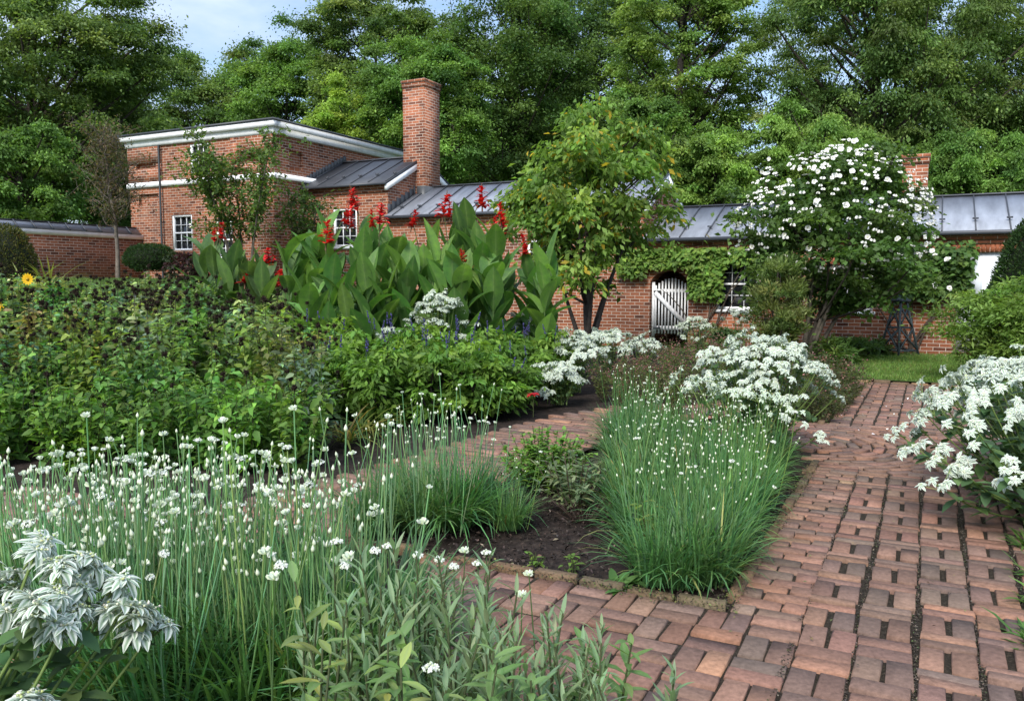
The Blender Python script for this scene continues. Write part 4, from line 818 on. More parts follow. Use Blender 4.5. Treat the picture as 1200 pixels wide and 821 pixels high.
# ---- shrubs and climbers at the house
def shrub(name, label, cat, loc, seed, R, zc, nclump, nleaf, ls, cols, **k):
    t_ = thing(name, label, cat, loc); kw = dict(csize=.3, bias=2.6, trunk_r=.02, zb=.05, nlimb=22, lump=.12); kw.update(k)
    cb, tb = crown_mesh(seed, R, zc, nclump, nleaf, ls, cols, **kw); cb.obj('foliage', M_LEAF, t_); tb.obj('stem', M_BARK, t_, smooth=True); return t_
def clipped(name, label, loc, seed, R, zc, n, ls, cols, cone=0.0):
    """tightly clipped evergreen: needles all over a full, slightly uneven body"""
    r = rnd(seed); R = np.array(R); d = sph(r, n); d = d[d[:, 2] > -.9]; n = len(d); k_ = 1 + .05 * np.sin(5 * d[:, 0] + 2) * np.sin(6 * d[:, 2]) + .03 * np.sin(11 * d[:, 1] + 3 * d[:, 2])
    P = d * R * (k_ * r.uniform(.86, 1.0, n))[:, None]; tp = 1 - cone * np.clip((P[:, 2] / R[2] + 1) / 2, 0, 1); P[:, :2] *= tp[:, None]; P[:, 2] += zc; b = MB()
    b.cards(P, d + r.normal(0, .5, (n, 3)) + [0, 0, .3], sph(r, n), r.uniform(.7, 1.3, n) * ls, ls * .32, pick(r, cols, n, v=.3)); t_ = thing(name, label, 'shrub', loc)
    core = MB(); th = np.linspace(0, 2 * math.pi, 25)[:-1]; ph = np.linspace(-1.4, 1.5, 12); V = np.array([[math.cos(p_) * math.cos(a_), math.cos(p_) * math.sin(a_), math.sin(p_)] for p_ in ph for a_ in th]) * R * .84
    V[:, :2] *= (1 - cone * np.clip((V[:, 2] / R[2] + 1) / 2, 0, 1))[:, None]; V[:, 2] += zc; q = [[i * 24 + j, i * 24 + (j + 1) % 24, (i + 1) * 24 + (j + 1) % 24, (i + 1) * 24 + j] for i in range(11) for j in range(24)]
    core.add(V, q, None, (.012, .016, .008)); b.obj('foliage', M_LEAF, t_); core.obj('stem', M_BARK, t_, smooth=True); return t_  # the stem object here is the core: a near-black solid hull inside the needles
B = at(1228, 300, 11.6); clipped('clipped_yew', 'dark clipped cone shaped evergreen at the right edge of the frame', (B[0], 11.6, 0), 311, (.98, .98, 1.30), 1.12, 30000, .055, [(.02, .045, .014), (.028, .058, .018), (.035, .07, .02)], .45)
B = at(1200, 300, 10.6); shrub('leafy_shrub', 'bright green fine leaved shrub below the dark clipped evergreen', 'shrub', (B[0], 10.6, 0), 312, (.84, .75, .66), .72, 150, 20000, .08, [(.16, .26, .055), (.13, .22, .045), (.19, .28, .065)], droop=.1, elong=3.2, lump=.15)
B = at(5, 300, 13); clipped('clipped_box', 'dark green and yellow tipped evergreen shrub at the left edge', (B[0], 13, float(zt(B[0], 13))), 313, (.5, .5, .62), .55, 9000, .05, [(.03, .045, .014), (.06, .07, .02), (.10, .10, .025)], .2)
B = at(176, 308, 20.2); clipped('clipped_yew', 'flat topped dark evergreen bush at the foot of the tower', (B[0], 20.2, float(zt(B[0], 20.2))), 314, (.62, .5, .34), .55, 7000, .06, [(.022, .05, .016), (.03, .065, .02)], 0)
B = at(222, 315, 18.5); shrub('barberry_bush', 'low dark purple leaved bush left of the small canna group', 'shrub', (B[0], 18.5, float(zt(B[0], 18.5))), 315, (.55, .5, .42), .4, 40, 1500, .09, [(.045, .018, .02), (.03, .02, .018), (.03, .045, .02)])
B = at(912, 400, 12.3); t_ = shrub('feathery_shrub', 'tall wispy olive green shrub before the window of the low wing', 'shrub', (B[0], 12.3, 0), 316, (.40, .4, .84), .86, 110, 11000, .08, [(.13, .175, .05), (.105, .155, .045), (.16, .19, .065)], droop=-.9, elong=4.5, csize=.22, flat=1.3)
B = at(846, 395, 13); shrub('leafy_shrub', 'small grey green bush left of the wispy olive shrub', 'shrub', (B[0], 13, 0), 317, (.42, .4, .36), .34, 40, 2600, .08, [(.07, .11, .03), (.06, .10, .035), (.10, .13, .05)], elong=2.5)
B = at(1000, 412, 14.2)
for i, (px, yy, ry, lab) in enumerate(((1000, 14.2, .34, 'low bright green leafy perennial on the lawn left of the obelisk trellis'), (975, 13.2, .38, 'green leafy perennial at the foot of the white flowering shrub'), (1022, 15.0, .25, 'strappy green plant close beside the obelisk trellis'))):
    B = at(px, 400, yy); shrub('leafy_plant', lab, 'plant', (B[0], yy, 0), 318 + i, (ry * 1.1, ry, ry * .7), ry * .6, 30, 1200, .11, [(.09, .15, .04), (.07, .13, .035)], elong=3.5, droop=.1)
# vine over the gateway
def vine(label, s0, s1, z0, z1, seed, n, cols, ls=.11, bump=.28, shape=None, name='climbing_vine'):
    r = rnd(seed); S = r.uniform(s0, s1, n * 3); Z = r.uniform(z0, z1, n * 3); f = shape(S, Z) if shape else np.ones(n * 3); ok = r.uniform(0, 1, n * 3) < f; S, Z = S[ok][:n], Z[ok][:n]; n = len(S)
    T = .05 + bump * r.uniform(0, 1, n) * (.6 + .4 * np.sin(S * 5 + 1) * np.sin(Z * 6)); P = np.c_[S - s0, T, Z]; b = MB()
    b.cards(P, np.c_[r.normal(0, .6, n), r.uniform(.1, .6, n), -np.abs(r.normal(.5, .4, n))], np.c_[r.normal(0, .4, n), np.full(n, .8), r.uniform(.3, 1, n)], ls * r.uniform(.7, 1.3, n), ls * .75, pick(r, cols, n))
    t_ = thing(name, label, 'climber', Lw(s0, 0, 0), RZ); b.obj('foliage', M_LEAF, t_); tb = MB()
    for k in range(6):
        e = np.array([r.uniform(0, s1 - s0), .07, r.uniform(z0, z1)]); p0 = np.array([(s1 - s0) * r.uniform(.35, .5), .05, 0.0]); tb.tubes(bez(p0, (p0 + e) / 2 + np.array([r.normal(0, .15), .03, .2]), e, 8), np.linspace(.022, .006, 8), 5, (.07, .055, .04))
    tb.obj('stem', M_BARK, t_, smooth=True); return t_
vine('leafy green vine hanging over the arched gateway and the window', 2.9, 6.0, .95, 2.1, 321, 2600, [(.125, .225, .038), (.10, .185, .034), (.16, .25, .045)], shape=lambda S, Z: np.where((S < 4.46) & (S > 3.75), np.clip((Z - .95) * 3, .0, 1), np.where((S <= 3.75), np.clip((Z - 1.72) * 8, 0, .8), np.where(S < 5.42, np.clip((Z - 1.66) * 9, 0, 1), np.clip((Z - 1.45) * 5, 0, .8)))))
vt = vine('climbing rose with a few white blooms on the brick wall above the obelisk trellis', -.85, 1.4, .95, 2.15, 322, 1900, [(.06, .125, .026), (.045, .095, .022), (.08, .15, .03)], bump=.4, shape=lambda S, Z: np.exp(-(((S + .1) / .75) ** 4 + ((Z - 1.6) / .48) ** 4)), name='climbing_rose')
r = rnd(323)
for k in range(14):
    o = link('blossom', bm_[k % 3], vt); o.location = (r.uniform(.35, 1.5), .42, r.uniform(1.2, 2.0)); o.rotation_euler = (R_(-70) + r.normal(0, .3), r.normal(0, .3), 0); o.scale = (r.uniform(.7, 1.1),) * 3
#@@PLANTS
# ------------------------------------------------------------------ garden plants
ELL = ((0, .12), (.18, .62), (.42, 1), (.7, .78), (.9, .3), (1, 0)); ELL4 = ((0, .15), (.3, .9), (.65, .9), (1, 0)); STRAP = ((0, .8), (.25, 1), (.5, 1), (.75, .8), (1, .05)); OV = ((0, .1), (.3, 1), (.7, .6), (1, 0))
WH, GR = (.70, .745, .665), (.17, .29, .16)
def rosette_mesh(seed, rad, near, ns=None, spread=.42):
    r = rnd(seed); b = MB(); ns = ns or (3 if near else 9)
    for i in range(ns):
        c = np.array([0, 0, 0.]) if ns == 1 else np.r_[r.normal(0, rad * (spread if near else .95), 2), r.normal(0, rad * (.14 if near else .22))]
        n = 15 if near else 10; a_ = np.arange(n) * 2.4 + r.normal(0, .2, n); el = np.linspace(.55, -.25, n) + r.normal(0, .12, n); D = np.c_[np.cos(a_), np.sin(a_), el]; L = rad * np.linspace(.55, 1.05, n) * r.uniform(.85, 1.1, n) * (1 if near else .62)
        b.tubes(np.array([[0, 0, -.045], c * .5 + [0, 0, -.02], c]), .0022, 4, (.20, .28, .09))
        if near: b.leaf(np.repeat(c[None], n, 0), D, (0, 0, 1), L, L * .35, prof=ELL, across=(-1, -.52, -.34, 0, .34, .52, 1), curl=r.uniform(.5, 1.25, n), fold=.22, c=np.array(GR) * r.uniform(.85, 1.25, (n, 1)), cc=[(*WH, 1), (*WH, 1), (*WH, .45), (*WH, 0.12), (*WH, .45), (*WH, 1), (*WH, 1)])
        else: b.leaf(np.repeat(c[None], n, 0), D, (0, 0, 1), L, L * .34, prof=ELL4, curl=r.uniform(.4, 1.4, n), fold=.22, c=np.array([.30, .44, .26]) * r.uniform(.8, 1.3, (n, 1)), cc=[(*WH, .95), (*WH, .12), (*WH, .95)])
        m_ = 9 if near else 3; q = c + np.c_[r.normal(0, rad * .13, (m_, 2)), np.abs(r.normal(rad * .12, rad * .05, m_))]; b.blobs(q, rad * .055, pick(r, [(.55, .62, .30), (.75, .78, .6)], m_))
        if near:
            t_ = 10; D2 = np.c_[r.normal(0, 1, (t_, 2)), r.uniform(.3, 1, t_)]; b.leaf(q[r.integers(0, m_, t_)], D2, (0, 0, 1), rad * .17, rad * .12, prof=OV, curl=.3, c=(.8, .82, .74))
    return b.mesh('bract_cluster', M_PETAL)
ROS_N = [rosette_mesh(400 + i, .062, True) for i in range(5)]; ROS_M = [rosette_mesh(420 + i, .044, True, 6, .95) for i in range(5)]; ROS_F = [rosette_mesh(410 + i, .060, False) for i in range(6)]
SPG = [(.085, .15, .065), (.07, .13, .06), (.10, .17, .06)]
def spurge(label, loc, seed, tips, group=None, ros=ROS_F, sc=(.8, 1.25), nleaf=7, name='spurge_plant', ll=.075, leafy=1.0):
    """white margined spurge: yellow green stems that branch up to clusters of bracts"""
    r = rnd(seed); t_ = thing(name, label, 'flowering plant', loc, 0, group); tb = MB(); lb = MB(); base = np.zeros(3)
    for i, e in enumerate(tips):
        e = np.array(e, float); b0 = base + np.r_[r.normal(0, .04, 2), 0]; m_ = b0 * .4 + e * .6 + np.array([0, 0, -.12 * np.hypot(*e[:2]) - .03]); pt = bez(b0, m_, e, 8)
        tb.tubes(pt, np.linspace(.006, .0035, 8), 5, (.20, .28, .09))
        n = int(nleaf * r.uniform(.7, 1.3)); f = r.uniform(.3, .97, n) * 7; k = f.astype(int); q = pt[k] * (1 - (f - k))[:, None] + pt[np.minimum(k + 1, 7)] * (f - k)[:, None]
        a_ = r.uniform(0, 6.28, n); lb.leaf(q, np.c_[np.cos(a_), np.sin(a_), r.normal(.1, .3, n)], (0, 0, 1), ll * r.uniform(.7, 1.25, n), ll * .55, prof=ELL4 if ros is ROS_F else ELL, curl=r.uniform(.2, .9, n), fold=.12, c=pick(r, SPG, n))
        if i < 100:
            o = link('bract_cluster', ros[r.integers(len(ros))], t_); o.location = e; out_ = np.r_[e[:2] * .7, .5] + r.normal(0, .15, 3); o.rotation_euler = (Vector(out_).to_track_quat('Z', 'Y').to_matrix() @ __import__('mathutils').Matrix.Rotation(r.uniform(0, 6.28), 3, 'Z')).to_euler(); s_ = r.uniform(*sc); o.scale = (s_,) * 3
    lb.obj('foliage', M_LEAF, t_, smooth=True); tb.obj('stem', M_LEAF, t_, smooth=True); return t_
def dome(seed, n, R, H, low=.35, squash=1.0):
    r = rnd(seed); a_ = np.arange(n) * 2.39996 + r.normal(0, .25, n); f = np.sqrt((np.arange(n) + .5) / n) * r.uniform(.9, 1.05, n); ph = r.uniform(0, 6.28)
    rr = f * R * (1 + .13 * np.sin(3 * a_ + ph)); z = H * (low + (1 - low) * np.sqrt(np.clip(1 - f ** 2.4, 0, 1))) + r.normal(0, .035, n); return np.c_[np.cos(a_) * rr, np.sin(a_) * rr * squash, z]
spurge('mounded white margined spurge leaning over the left side of the circle of bricks', (2.0, 6.55, 0), 421, dome(421, 100, .60, .90, .30), nleaf=10, sc=(.8, 1.2), ros=ROS_M)
spurge('white margined spurge at the right edge just behind the large leaning one', (3.95, 5.75, 0), 424, dome(424, 90, .95, .86, .4), sc=(.9, 1.25), nleaf=14, ll=.1, ros=ROS_M)
spurge('large white margined spurge spilling over the right edge of the brick path', (3.22, 4.70, 0), 422, np.r_[dome(422, 95, .92, .90, .30), [(-.88, -.3, .42), (-.96, -.15, .48), (-.8, -.4, .36), (-.98, .05, .52), (-.7, -.5, .34)]], sc=(.85, 1.25), nleaf=18, ll=.1, ros=ROS_M)
# foreground spurge, each cluster where the stems hold it
fg = [(40, 650, 1.95), (72, 662, 1.92), (20, 672, 2.0), (100, 692, 1.95), (62, 692, 1.86), (32, 700, 1.84), (132, 692, 2.02), (122, 715, 1.95), (163, 712, 2.0), (186, 728, 2.03), (5, 728, 1.82), (152, 735, 1.98), (-25, 660, 1.9), (88, 672, 2.05), (50, 825, 1.75), (20, 820, 1.72), (48, 640, 2.0), (85, 650, 1.98), (115, 675, 2.02), (45, 712, 1.8), (90, 715, 1.88), (145, 712, 1.95), (10, 690, 1.95), (75, 735, 1.82), (-30, 720, 1.8)]
bl = np.array([-1.42, 1.62, 0.0]); tips = [at(*p) - bl for p in fg]
fs = spurge('big white and green striped spurge in the near left corner', bl, 423, tips, ros=ROS_N, sc=(.85, 1.12), nleaf=7, ll=.085)
# drift of spurge along the back of the walk
for i, (px, py, Y, R, n, lab) in enumerate(((515, 352, 9.5, .34, 44, 'rounded white spurge mound rising in front of the cannas'), (455, 388, 9.1, .16, 10, 'small pale spurge sprig among the violet spiked sage'), (612, 378, 10.9, .42, 40, 'white spurge at the left end of the drift by the fruit tree'), (672, 398, 10.2, .42, 52, 'white spurge in the middle of the drift before the fruit tree'), (655, 436, 9.2, .30, 42, 'white spurge spilling down to the end of the curved walk'), (712, 392, 11.4, .40, 36, 'white spurge at the back of the drift before the brick wall'), (752, 402, 12.4, .36, 26, 'sparse white spurge below the grey picket gate'), (818, 378, 14.2, .34, 24, 'small round white flowered clump beside the picket gate'), (865, 366, 15.6, .30, 14, 'low white flowers just under the small paned window'))):
    P = at(px, py, Y); gz = float(zt(P[0], Y)); spurge(lab, (P[0], Y, gz), 430 + i, dome(430 + i, n, R, max(.35, P[2] - gz + .05), .45), nleaf=6, sc=(.95, 1.4), ros=ROS_M)
spurge('thin white spurge sprigs rising among the chives beside the mound', (1.66, 5.75, 0), 441, [(x, y, z) for x, y, z in ((-.1, -.1, .62), (.05, -.15, .6), (.15, -.05, .58), (.22, -.12, .55), (-.22, .1, .6), (-.35, .2, .62), (-.3, .3, .66), (-.15, .3, .68), (-.45, .35, .65))], nleaf=4)

# ---- garlic chives
def head_mesh(seed, kind):
    r = rnd(seed); b = MB()
    if kind == 'open':
        n = 34; d = sph(r, n); d[:, 2] = np.abs(d[:, 2]) * .8 + .05; d = unit(d); P = d * np.array([.016, .016, .010]) * r.uniform(.8, 1.1, (n, 1)) + [0, 0, .012]
        for k in range(2): a_ = r.normal(0, 1, (n, 3)); b.leaf(P - unit(a_) * .006, a_, d, .010, .007, prof=((0, .3), (.5, 1), (1, .3)), curl=.1, c=pick(r, [(.80, .82, .80), (.70, .74, .66)], n, v=.06, h=.02))
        b.tubes(np.stack([np.zeros((n, 3)), P], 1), .0007, 3, (.25, .36, .15)); b.blobs(P[:8], .0035, (.55, .62, .4))
    elif kind == 'half':
        n = 18; d = sph(r, n); d[:, 2] = np.abs(d[:, 2]) + .5; d = unit(d); P = d * .016 * r.uniform(.7, 1.1, (n, 1)); b.leaf(P * .3, d, sph(r, n), .02, .010, prof=((0, .2), (.6, 1), (1, .5)), curl=.1, c=pick(r, [(.78, .82, .74), (.6, .68, .5)], n, v=.06, h=.02)); b.blobs([(0, 0, .006)], .006, (.45, .55, .3))
    else:
        th = np.arange(6) / 6 * 6.28; prof = [(0, .0018), (.005, .0058), (.011, .0066), (.018, .0040), (.026, .0004)]; V = np.array([[math.cos(a_) * q, math.sin(a_) * q, z] for z, q in prof for a_ in th]); Q = [[i * 6 + j, i * 6 + (j + 1) % 6, (i + 1) * 6 + (j + 1) % 6, (i + 1) * 6 + j] for i in range(4) for j in range(6)]
        b.add(V, Q, None, np.repeat(np.array([(.35, .45, .2), (.6, .68, .46), (.74, .78, .62), (.76, .8, .66), (.7, .74, .5)]), 6, axis=0))
    return b.mesh('flower_head', M_PETAL, smooth=True)
HEADS = {'open': [head_mesh(500 + i, 'open') for i in range(3)], 'half': [head_mesh(505 + i, 'half') for i in range(3)], 'bud': [head_mesh(508, 'bud')]}
CHG = [(.075, .180, .060), (.090, .205, .068), (.062, .150, .052), (.115, .23, .07)]
def chive_proto(seed, nleaf, ll, nst, hh, spread=.13, lean=.15, mixp=(.2, .25, .55), lw=.0078, hs=.88, wide=1.0, sc_=((.19, .33, .165), (.23, .38, .19))):
    r = rnd(seed); t_ = thing('chive_clump', 'tmp', 'chives'); lb = MB(); a_ = r.uniform(0, 6.28, nleaf); q = np.c_[np.cos(a_), np.sin(a_), np.zeros(nleaf)] * (spread * .8 * np.sqrt(r.uniform(0, 1, nleaf)))[:, None]; az = a_ + r.normal(0, .7, nleaf); tilt = r.uniform(.05, .75, nleaf) * wide
    D = np.c_[np.cos(az) * tilt, np.sin(az) * tilt, np.ones(nleaf)]; U = np.c_[-np.cos(az), -np.sin(az), np.full(nleaf, .3)]
    lb.leaf(q, D, U, ll * r.uniform(.6, 1.2, nleaf), lw * r.uniform(.8, 1.3, nleaf), prof=((0, .7), (.2, 1), (.4, 1), (.6, .95), (.8, .7), (1, .05)), across=(-1, 0, 1), curl=r.uniform(.1, 1.9, nleaf) * (.5 + tilt), fold=.35, c=pick(r, CHG + [(.20, .22, .07)], nleaf, p=[.3, .3, .22, .15, .03]))
    lb.obj('foliage', M_GLOSS, t_, smooth=True); sb = MB(); pts = []
    for i in range(nst):
        b0 = np.r_[r.normal(0, spread * .5, 2), 0]; e = np.r_[b0[:2] * 1.5 + r.normal(0, lean * hh * .6, 2), hh * r.uniform(.68, 1.1)]; p = bez(b0, (b0 + e) / 2 + np.r_[r.normal(0, .035, 2), 0], e, 5); pts.append(p)
    pts = np.array(pts); sb.tubes(pts, np.linspace(.0032, .0021, 5), 4, pick(r, sc_, nst, v=.12)); sb.obj('stem', M_LEAF, t_, smooth=True)
    for i in range(nst):
        kd = r.choice(['open', 'half', 'bud'], p=mixp); o = link('flower_head', HEADS[kd][r.integers(len(HEADS[kd]))], t_); o.location = pts[i, -1]; d = pts[i, -1] - pts[i, -2]; o.rotation_euler = (Vector(d).to_track_quat('Z', 'Y')).to_euler(); s_ = hs * r.uniform(.75, 1.15); o.scale = (s_,) * 3
    return t_
CA = [chive_proto(520 + i, 190, .42, 32, .63, mixp=(.06, .22, .72)) for i in range(3)]          # foreground drift
CB = [chive_proto(530 + i, 240, .35, 15, .58, mixp=(.02, .12, .86), hs=.66, wide=.80, sc_=((.11, .23, .075), (.14, .27, .09))) for i in range(3)]            # centre bed drift
CL = [chive_proto(540 + i, 300, .46, 22, .84, mixp=(.12, .25, .63), spread=.17, hs=.8, lw=.0092) for i in range(2)] # leafy clump
r = rnd(550)
def place(protos, pts, label, group, sc=(.9, 1.12), hmax=None, tv=.12):
    for i, p in enumerate(pts):
        k_ = min(1, (hmax - float(zt(p[0], p[1]))) / 1.05) if hmax else 1
        tn = math.exp(r.normal(0, tv)); tn = (tn * math.exp(r.normal(0, tv * .7)), tn, tn * math.exp(r.normal(0, tv * .8)), 1)
        lb_ = label if isinstance(label, str) else label[i]
        dup(protos[i % len(protos)], (p[0], p[1], float(zt(p[0], p[1])) - .02 if len(p) < 3 else p[2]), r.uniform(0, 6.28), r.uniform(*sc) * k_, lb_, group, tn)
fgp = []
for x in np.arange(-2.55, -.35, .23):
    for y in np.arange(2.3, 3.72, .25):
        xx, yy = x + r.normal(0, .05), y + r.normal(0, .05)
        if yy < 2.35 + .35 * (xx + 1.2) * (xx > -1.2) or (xx < -1.45 and yy < 3.0) or xx < -.62 * yy - .1: continue
        if xx > -.85 and r.uniform() < .5: continue
        if xx > -.7 and yy > 3.3: continue
        pxx = 600 + 960 * xx / yy
        if pxx > 425 or (pxx > 375 and r.uniform() < .6): continue
        if xx > -.55 and yy < 3: continue
        fgp.append((xx, yy))
place(CA, fgp, 'garlic chives with white heads in the big drift at the lower left', 'garlic chives in the lower left drift')
cbp = [(.72, 3.76), (.94, 3.98), (.52, 4.12), (.98, 4.3), (.72, 4.34), (1.16, 4.55), (.9, 4.66), (1.3, 4.85), (1.02, 4.95), (.74, 4.9), (1.42, 5.1), (1.18, 5.25), (.9, 5.3), (1.5, 5.4), (1.3, 5.6), (1.02, 5.65), (1.58, 5.7), (1.36, 5.95), (1.1, 6.05), (.86, 5.95), (1.6, 6.2), (1.3, 6.35), (1.05, 6.5), (1.5, 6.6), (1.2, 6.8), (.95, 7.0), (1.35, 7.05), (1.1, 7.3)]
cbp = [(x - .03, y - .01) for x, y in cbp if (x, y) not in ((.52, 4.12),)] + [(.99, 3.98), (1.17, 4.40), (1.34, 4.72), (1.48, 5.02), (1.60, 5.34), (.80, 3.70), (1.09, 4.2), (.92, 3.74), (1.76, 5.7), (1.84, 5.95), (1.93, 6.2)]
place(CB, cbp, 'garlic chives with unopened buds in the drift beside the right brick path', 'garlic chives in the centre bed drift')
place(CL, [(-.24, 4.80), (-.52, 4.55)], ['leafy chive clump at the edge of the walk, its left side against the tallest clump', 'leafy chive clump nearest the lower left drift on the bare mulch'], None, sc=(.85, .9))
place(CL, [(-.36, 4.62)], 'tall leafy chive clump standing alone beside the walk, left of the bare mulch', None)
place(CL, [(-.62, 4.95)], 'chive clump just behind and left of the tall leafy clump', None, sc=(.75, .8)); place(CB, [(-.78, 4.45)], 'thin chive clump between the lower left drift and the tall leafy clump', None)
place(CB, [(-.02, 4.58)], 'small tufted chive clump at the middle of the bare mulch edge', None, sc=(.72, .75))
place(CL, [(-.62, 2.62), (-.82, 2.5), (-1.05, 2.42), (-.5, 2.9), (-1.25, 2.55)], 'arching leafy chives at the foot of the lower left drift', 'leafy chives at the foot of the lower left drift', sc=(.95, 1.1))
for p in CA + CB + CL: kill(p)

# ---- bee balm gone to seed: the big left bed
def seedhead_mesh(seed):
    r = rnd(seed); b = MB(); n = 46; d = sph(r, n); b.blobs([(0, 0, 0)], .018, (.014, .010, .008), .9); b.leaf(d * .011, d, sph(r, n), .019, .008, prof=((0, .8), (1, .1)), curl=0, c=pick(r, [(.016, .012, .009), (.03, .02, .015)], n))
    D = np.c_[np.cos(np.arange(5) * 1.26), np.sin(np.arange(5) * 1.26), np.full(5, -.1)]; b.leaf(np.zeros((5, 3)) - [0, 0, .01], D, (0, 0, 1), .03, .012, prof=OV, curl=.5, c=(.06, .09, .03)); return b.mesh('seed_head', M_SEED)
SH = [seedhead_mesh(600 + i) for i in range(2)]
def balm_proto(seed, H, nst, heads, cols, R=.24, ll=.075):
    r = rnd(seed); t_ = thing('bee_balm', 'tmp', 'plant'); lb = MB(); sb = MB(); nh = 0
    for i in range(nst):
        a_ = r.uniform(0, 6.28); rr = R * math.sqrt(r.uniform()); b0 = np.array([math.cos(a_) * rr * .6, math.sin(a_) * rr * .6, 0]); e = np.array([math.cos(a_) * rr * 1.5, math.sin(a_) * rr * 1.5, H * r.uniform(.68, 1.08)]); pt = bez(b0, (b0 + e) / 2 + r.normal(0, .03, 3), e, 8); sb.tubes(pt, np.linspace(.004, .0025, 8), 4, (.07, .09, .04))
        m_ = int(H / .052); f = np.linspace(.10, .97, m_) * 7; k = f.astype(int); q = pt[k] * (1 - (f - k))[:, None] + pt[np.minimum(k + 1, 7)] * (f - k)[:, None]
        for sgn in (0, math.pi, math.pi / 2):
            az = np.arange(m_) * 1.57 + sgn + r.normal(0, .4, m_); sz = ll * r.uniform(.6, 1.3, m_) * (1.15 - .25 * f / 7); lb.leaf(q + r.normal(0, .018, (m_, 3)), np.c_[np.cos(az), np.sin(az), r.normal(.1, .5, m_)], np.c_[r.normal(0, .45, (m_, 2)), np.ones(m_)], sz, sz * .52, prof=OV, curl=r.uniform(.1, 1.5, m_), fold=.22, c=pick(r, cols, m_, v=.25))
        if r.uniform() < heads and nh < 9:
            nh += 1; o = link('seed_head', SH[nh % 2], t_); hs_ = r.uniform(.05, .13); sb.tubes(np.array([e, e + [0, 0, hs_]]), .0025, 4, (.06, .06, .035)); o.location = e + [0, 0, hs_]; s_ = r.uniform(.9, 1.5); o.scale = (s_,) * 3; o.rotation_euler = (r.normal(0, .3), r.normal(0, .3), 0)
    lb.obj('foliage', M_LEAF, t_); sb.obj('stem', M_LEAF, t_); return t_
BBC = [(.120, .215, .058), (.105, .185, .082), (.150, .255, .058), (.185, .275, .085)]
BT = [balm_proto(610 + i, 1.0, 12, .55, BBC, ll=.088) for i in range(3)]; BL_ = [balm_proto(620 + i, .62, 11, .05, [(.115, .23, .042), (.095, .195, .04), (.135, .255, .05)], ll=.088) for i in range(3)]
r = rnd(630); tall, low = [], []
for x in np.arange(-9.5, .1, .37):
    for y in np.arange(5.7, 13.6, .40):
        xx, yy = x + r.normal(0, .08), y + r.normal(0, .08); px = 600 + 960 * xx / yy; front = 5.85 + .25 * max(0, (xx + 1.6)) * 2
        if px < -60 or yy < front or px > 385 - max(0, (yy - 9.0)) * 22: continue
        if xx > -.95 - .0 * yy and yy < 8.2: continue
        if yy > 10.8 and px > 240: continue
        if zt(xx, yy) > .62: continue
        (low if yy < front + .95 or (r.uniform() < .13 and yy < 9) else tall).append((xx, yy))
place(BT, tall, 'leafy bee balm with dark brown seed heads in the big left bed', 'bee balm gone to seed in the left bed', (.76, 1.12), 1.42, .30)
place(BL_, low, 'low bright green bee balm without flowers at the front of the left bed', 'low growth along the front of the left bed', (.8, 1.1), None, .2)
for p in BT + BL_: kill(p)

# ---- violet spiked sage
def spike_mesh(seed):
    r = rnd(seed); b = MB(); n = 26; z = r.uniform(0, .16, n); a_ = r.uniform(0, 6.28, n); rr = .011 * (1.15 - z / .16 * .8); b.blobs(np.c_[np.cos(a_) * rr, np.sin(a_) * rr, z], r.uniform(.006, .010, n), pick(r, [(.055, .05, .17), (.09, .08, .25), (.04, .04, .09)], n)); b.tubes(np.array([[0, 0, -.12], [0, 0, .16]]), [.003, .0015], 4, (.05, .07, .08)); return b.mesh('flower_spike', M_PETAL)
SPK = [spike_mesh(640 + i) for i in range(3)]
sag = [(385, 9.4, .98), (425, 8.9, .92), (470, 8.7, .93), (520, 8.9, .93), (565, 9.2, .90), (605, 9.6, .80), (400, 8.2, .80), (450, 8.0, .78), (505, 8.1, .82), (555, 8.35, .80), (592, 8.7, .66), (640, 10.2, .8)]
protoS = []
for i in range(3):
    t_ = shrub('sage_plant', 'tmp', 'plant', (0, 0, 0), 650 + i, (.40, .40, .42), .42, 60, 2600, .085, [(.125, .235, .038), (.105, .205, .036), (.15, .26, .045), (.08, .165, .03)], elong=2.3, droop=.55, csize=.3, zb=.04)
    rr = rnd(660 + i)
    for k in range(4 + i): o = link('flower_spike', SPK[k % 3], t_); a_ = rr.uniform(0, 6.28); q = .36 * math.sqrt(rr.uniform()); o.location = (math.cos(a_) * q, math.sin(a_) * q, .84 + rr.uniform(-.05, .10) - q * .35); o.scale = (.8,) * 3; o.rotation_euler = (rr.normal(0, .15), rr.normal(0, .15), 0)
    protoS.append(t_)
for i, (px, Y, top) in enumerate(sag):
    X = at(px, 400, Y)[0]; dup(protoS[i % 3], (X, Y, float(zt(X, Y)) - .02), i * 1.3, (.95, .95, top / .86), 'bright green sage with violet flower spikes in front of the cannas', 'violet sage along the curved walk')
for p in protoS: kill(p)

# ---- cannas
def redspike_mesh(seed, big=1.0):
    r = rnd(seed); b = MB(); n = 44; z = r.uniform(0, .20, n); a_ = r.uniform(0, 6.28, n); D = np.c_[np.cos(a_), np.sin(a_), r.uniform(.1, 1.2, n)]; L = (.075 * (1.1 - z / .24 * .6)) * r.uniform(.7, 1.2, n) * big
    b.leaf(np.c_[np.zeros((n, 2)), z], D, (0, 0, 1), L, L * .55, prof=ELL4, curl=r.uniform(.1, 1.2, n), fold=.25, c=pick(r, [(.62, .022, .020), (.75, .035, .025), (.48, .015, .018)], n, v=.12, h=.04)); b.tubes(np.array([[0, 0, -.05], [0, 0, .25]]), [.007, .003], 5, (.18, .10, .06)); return b.mesh('flower_spike', M_PETAL, smooth=True)
RSP = [redspike_mesh(700 + i) for i in range(3)]
CNL = [(.070, .165, .034), (.090, .195, .038), (.058, .138, .032), (.120, .235, .044)]
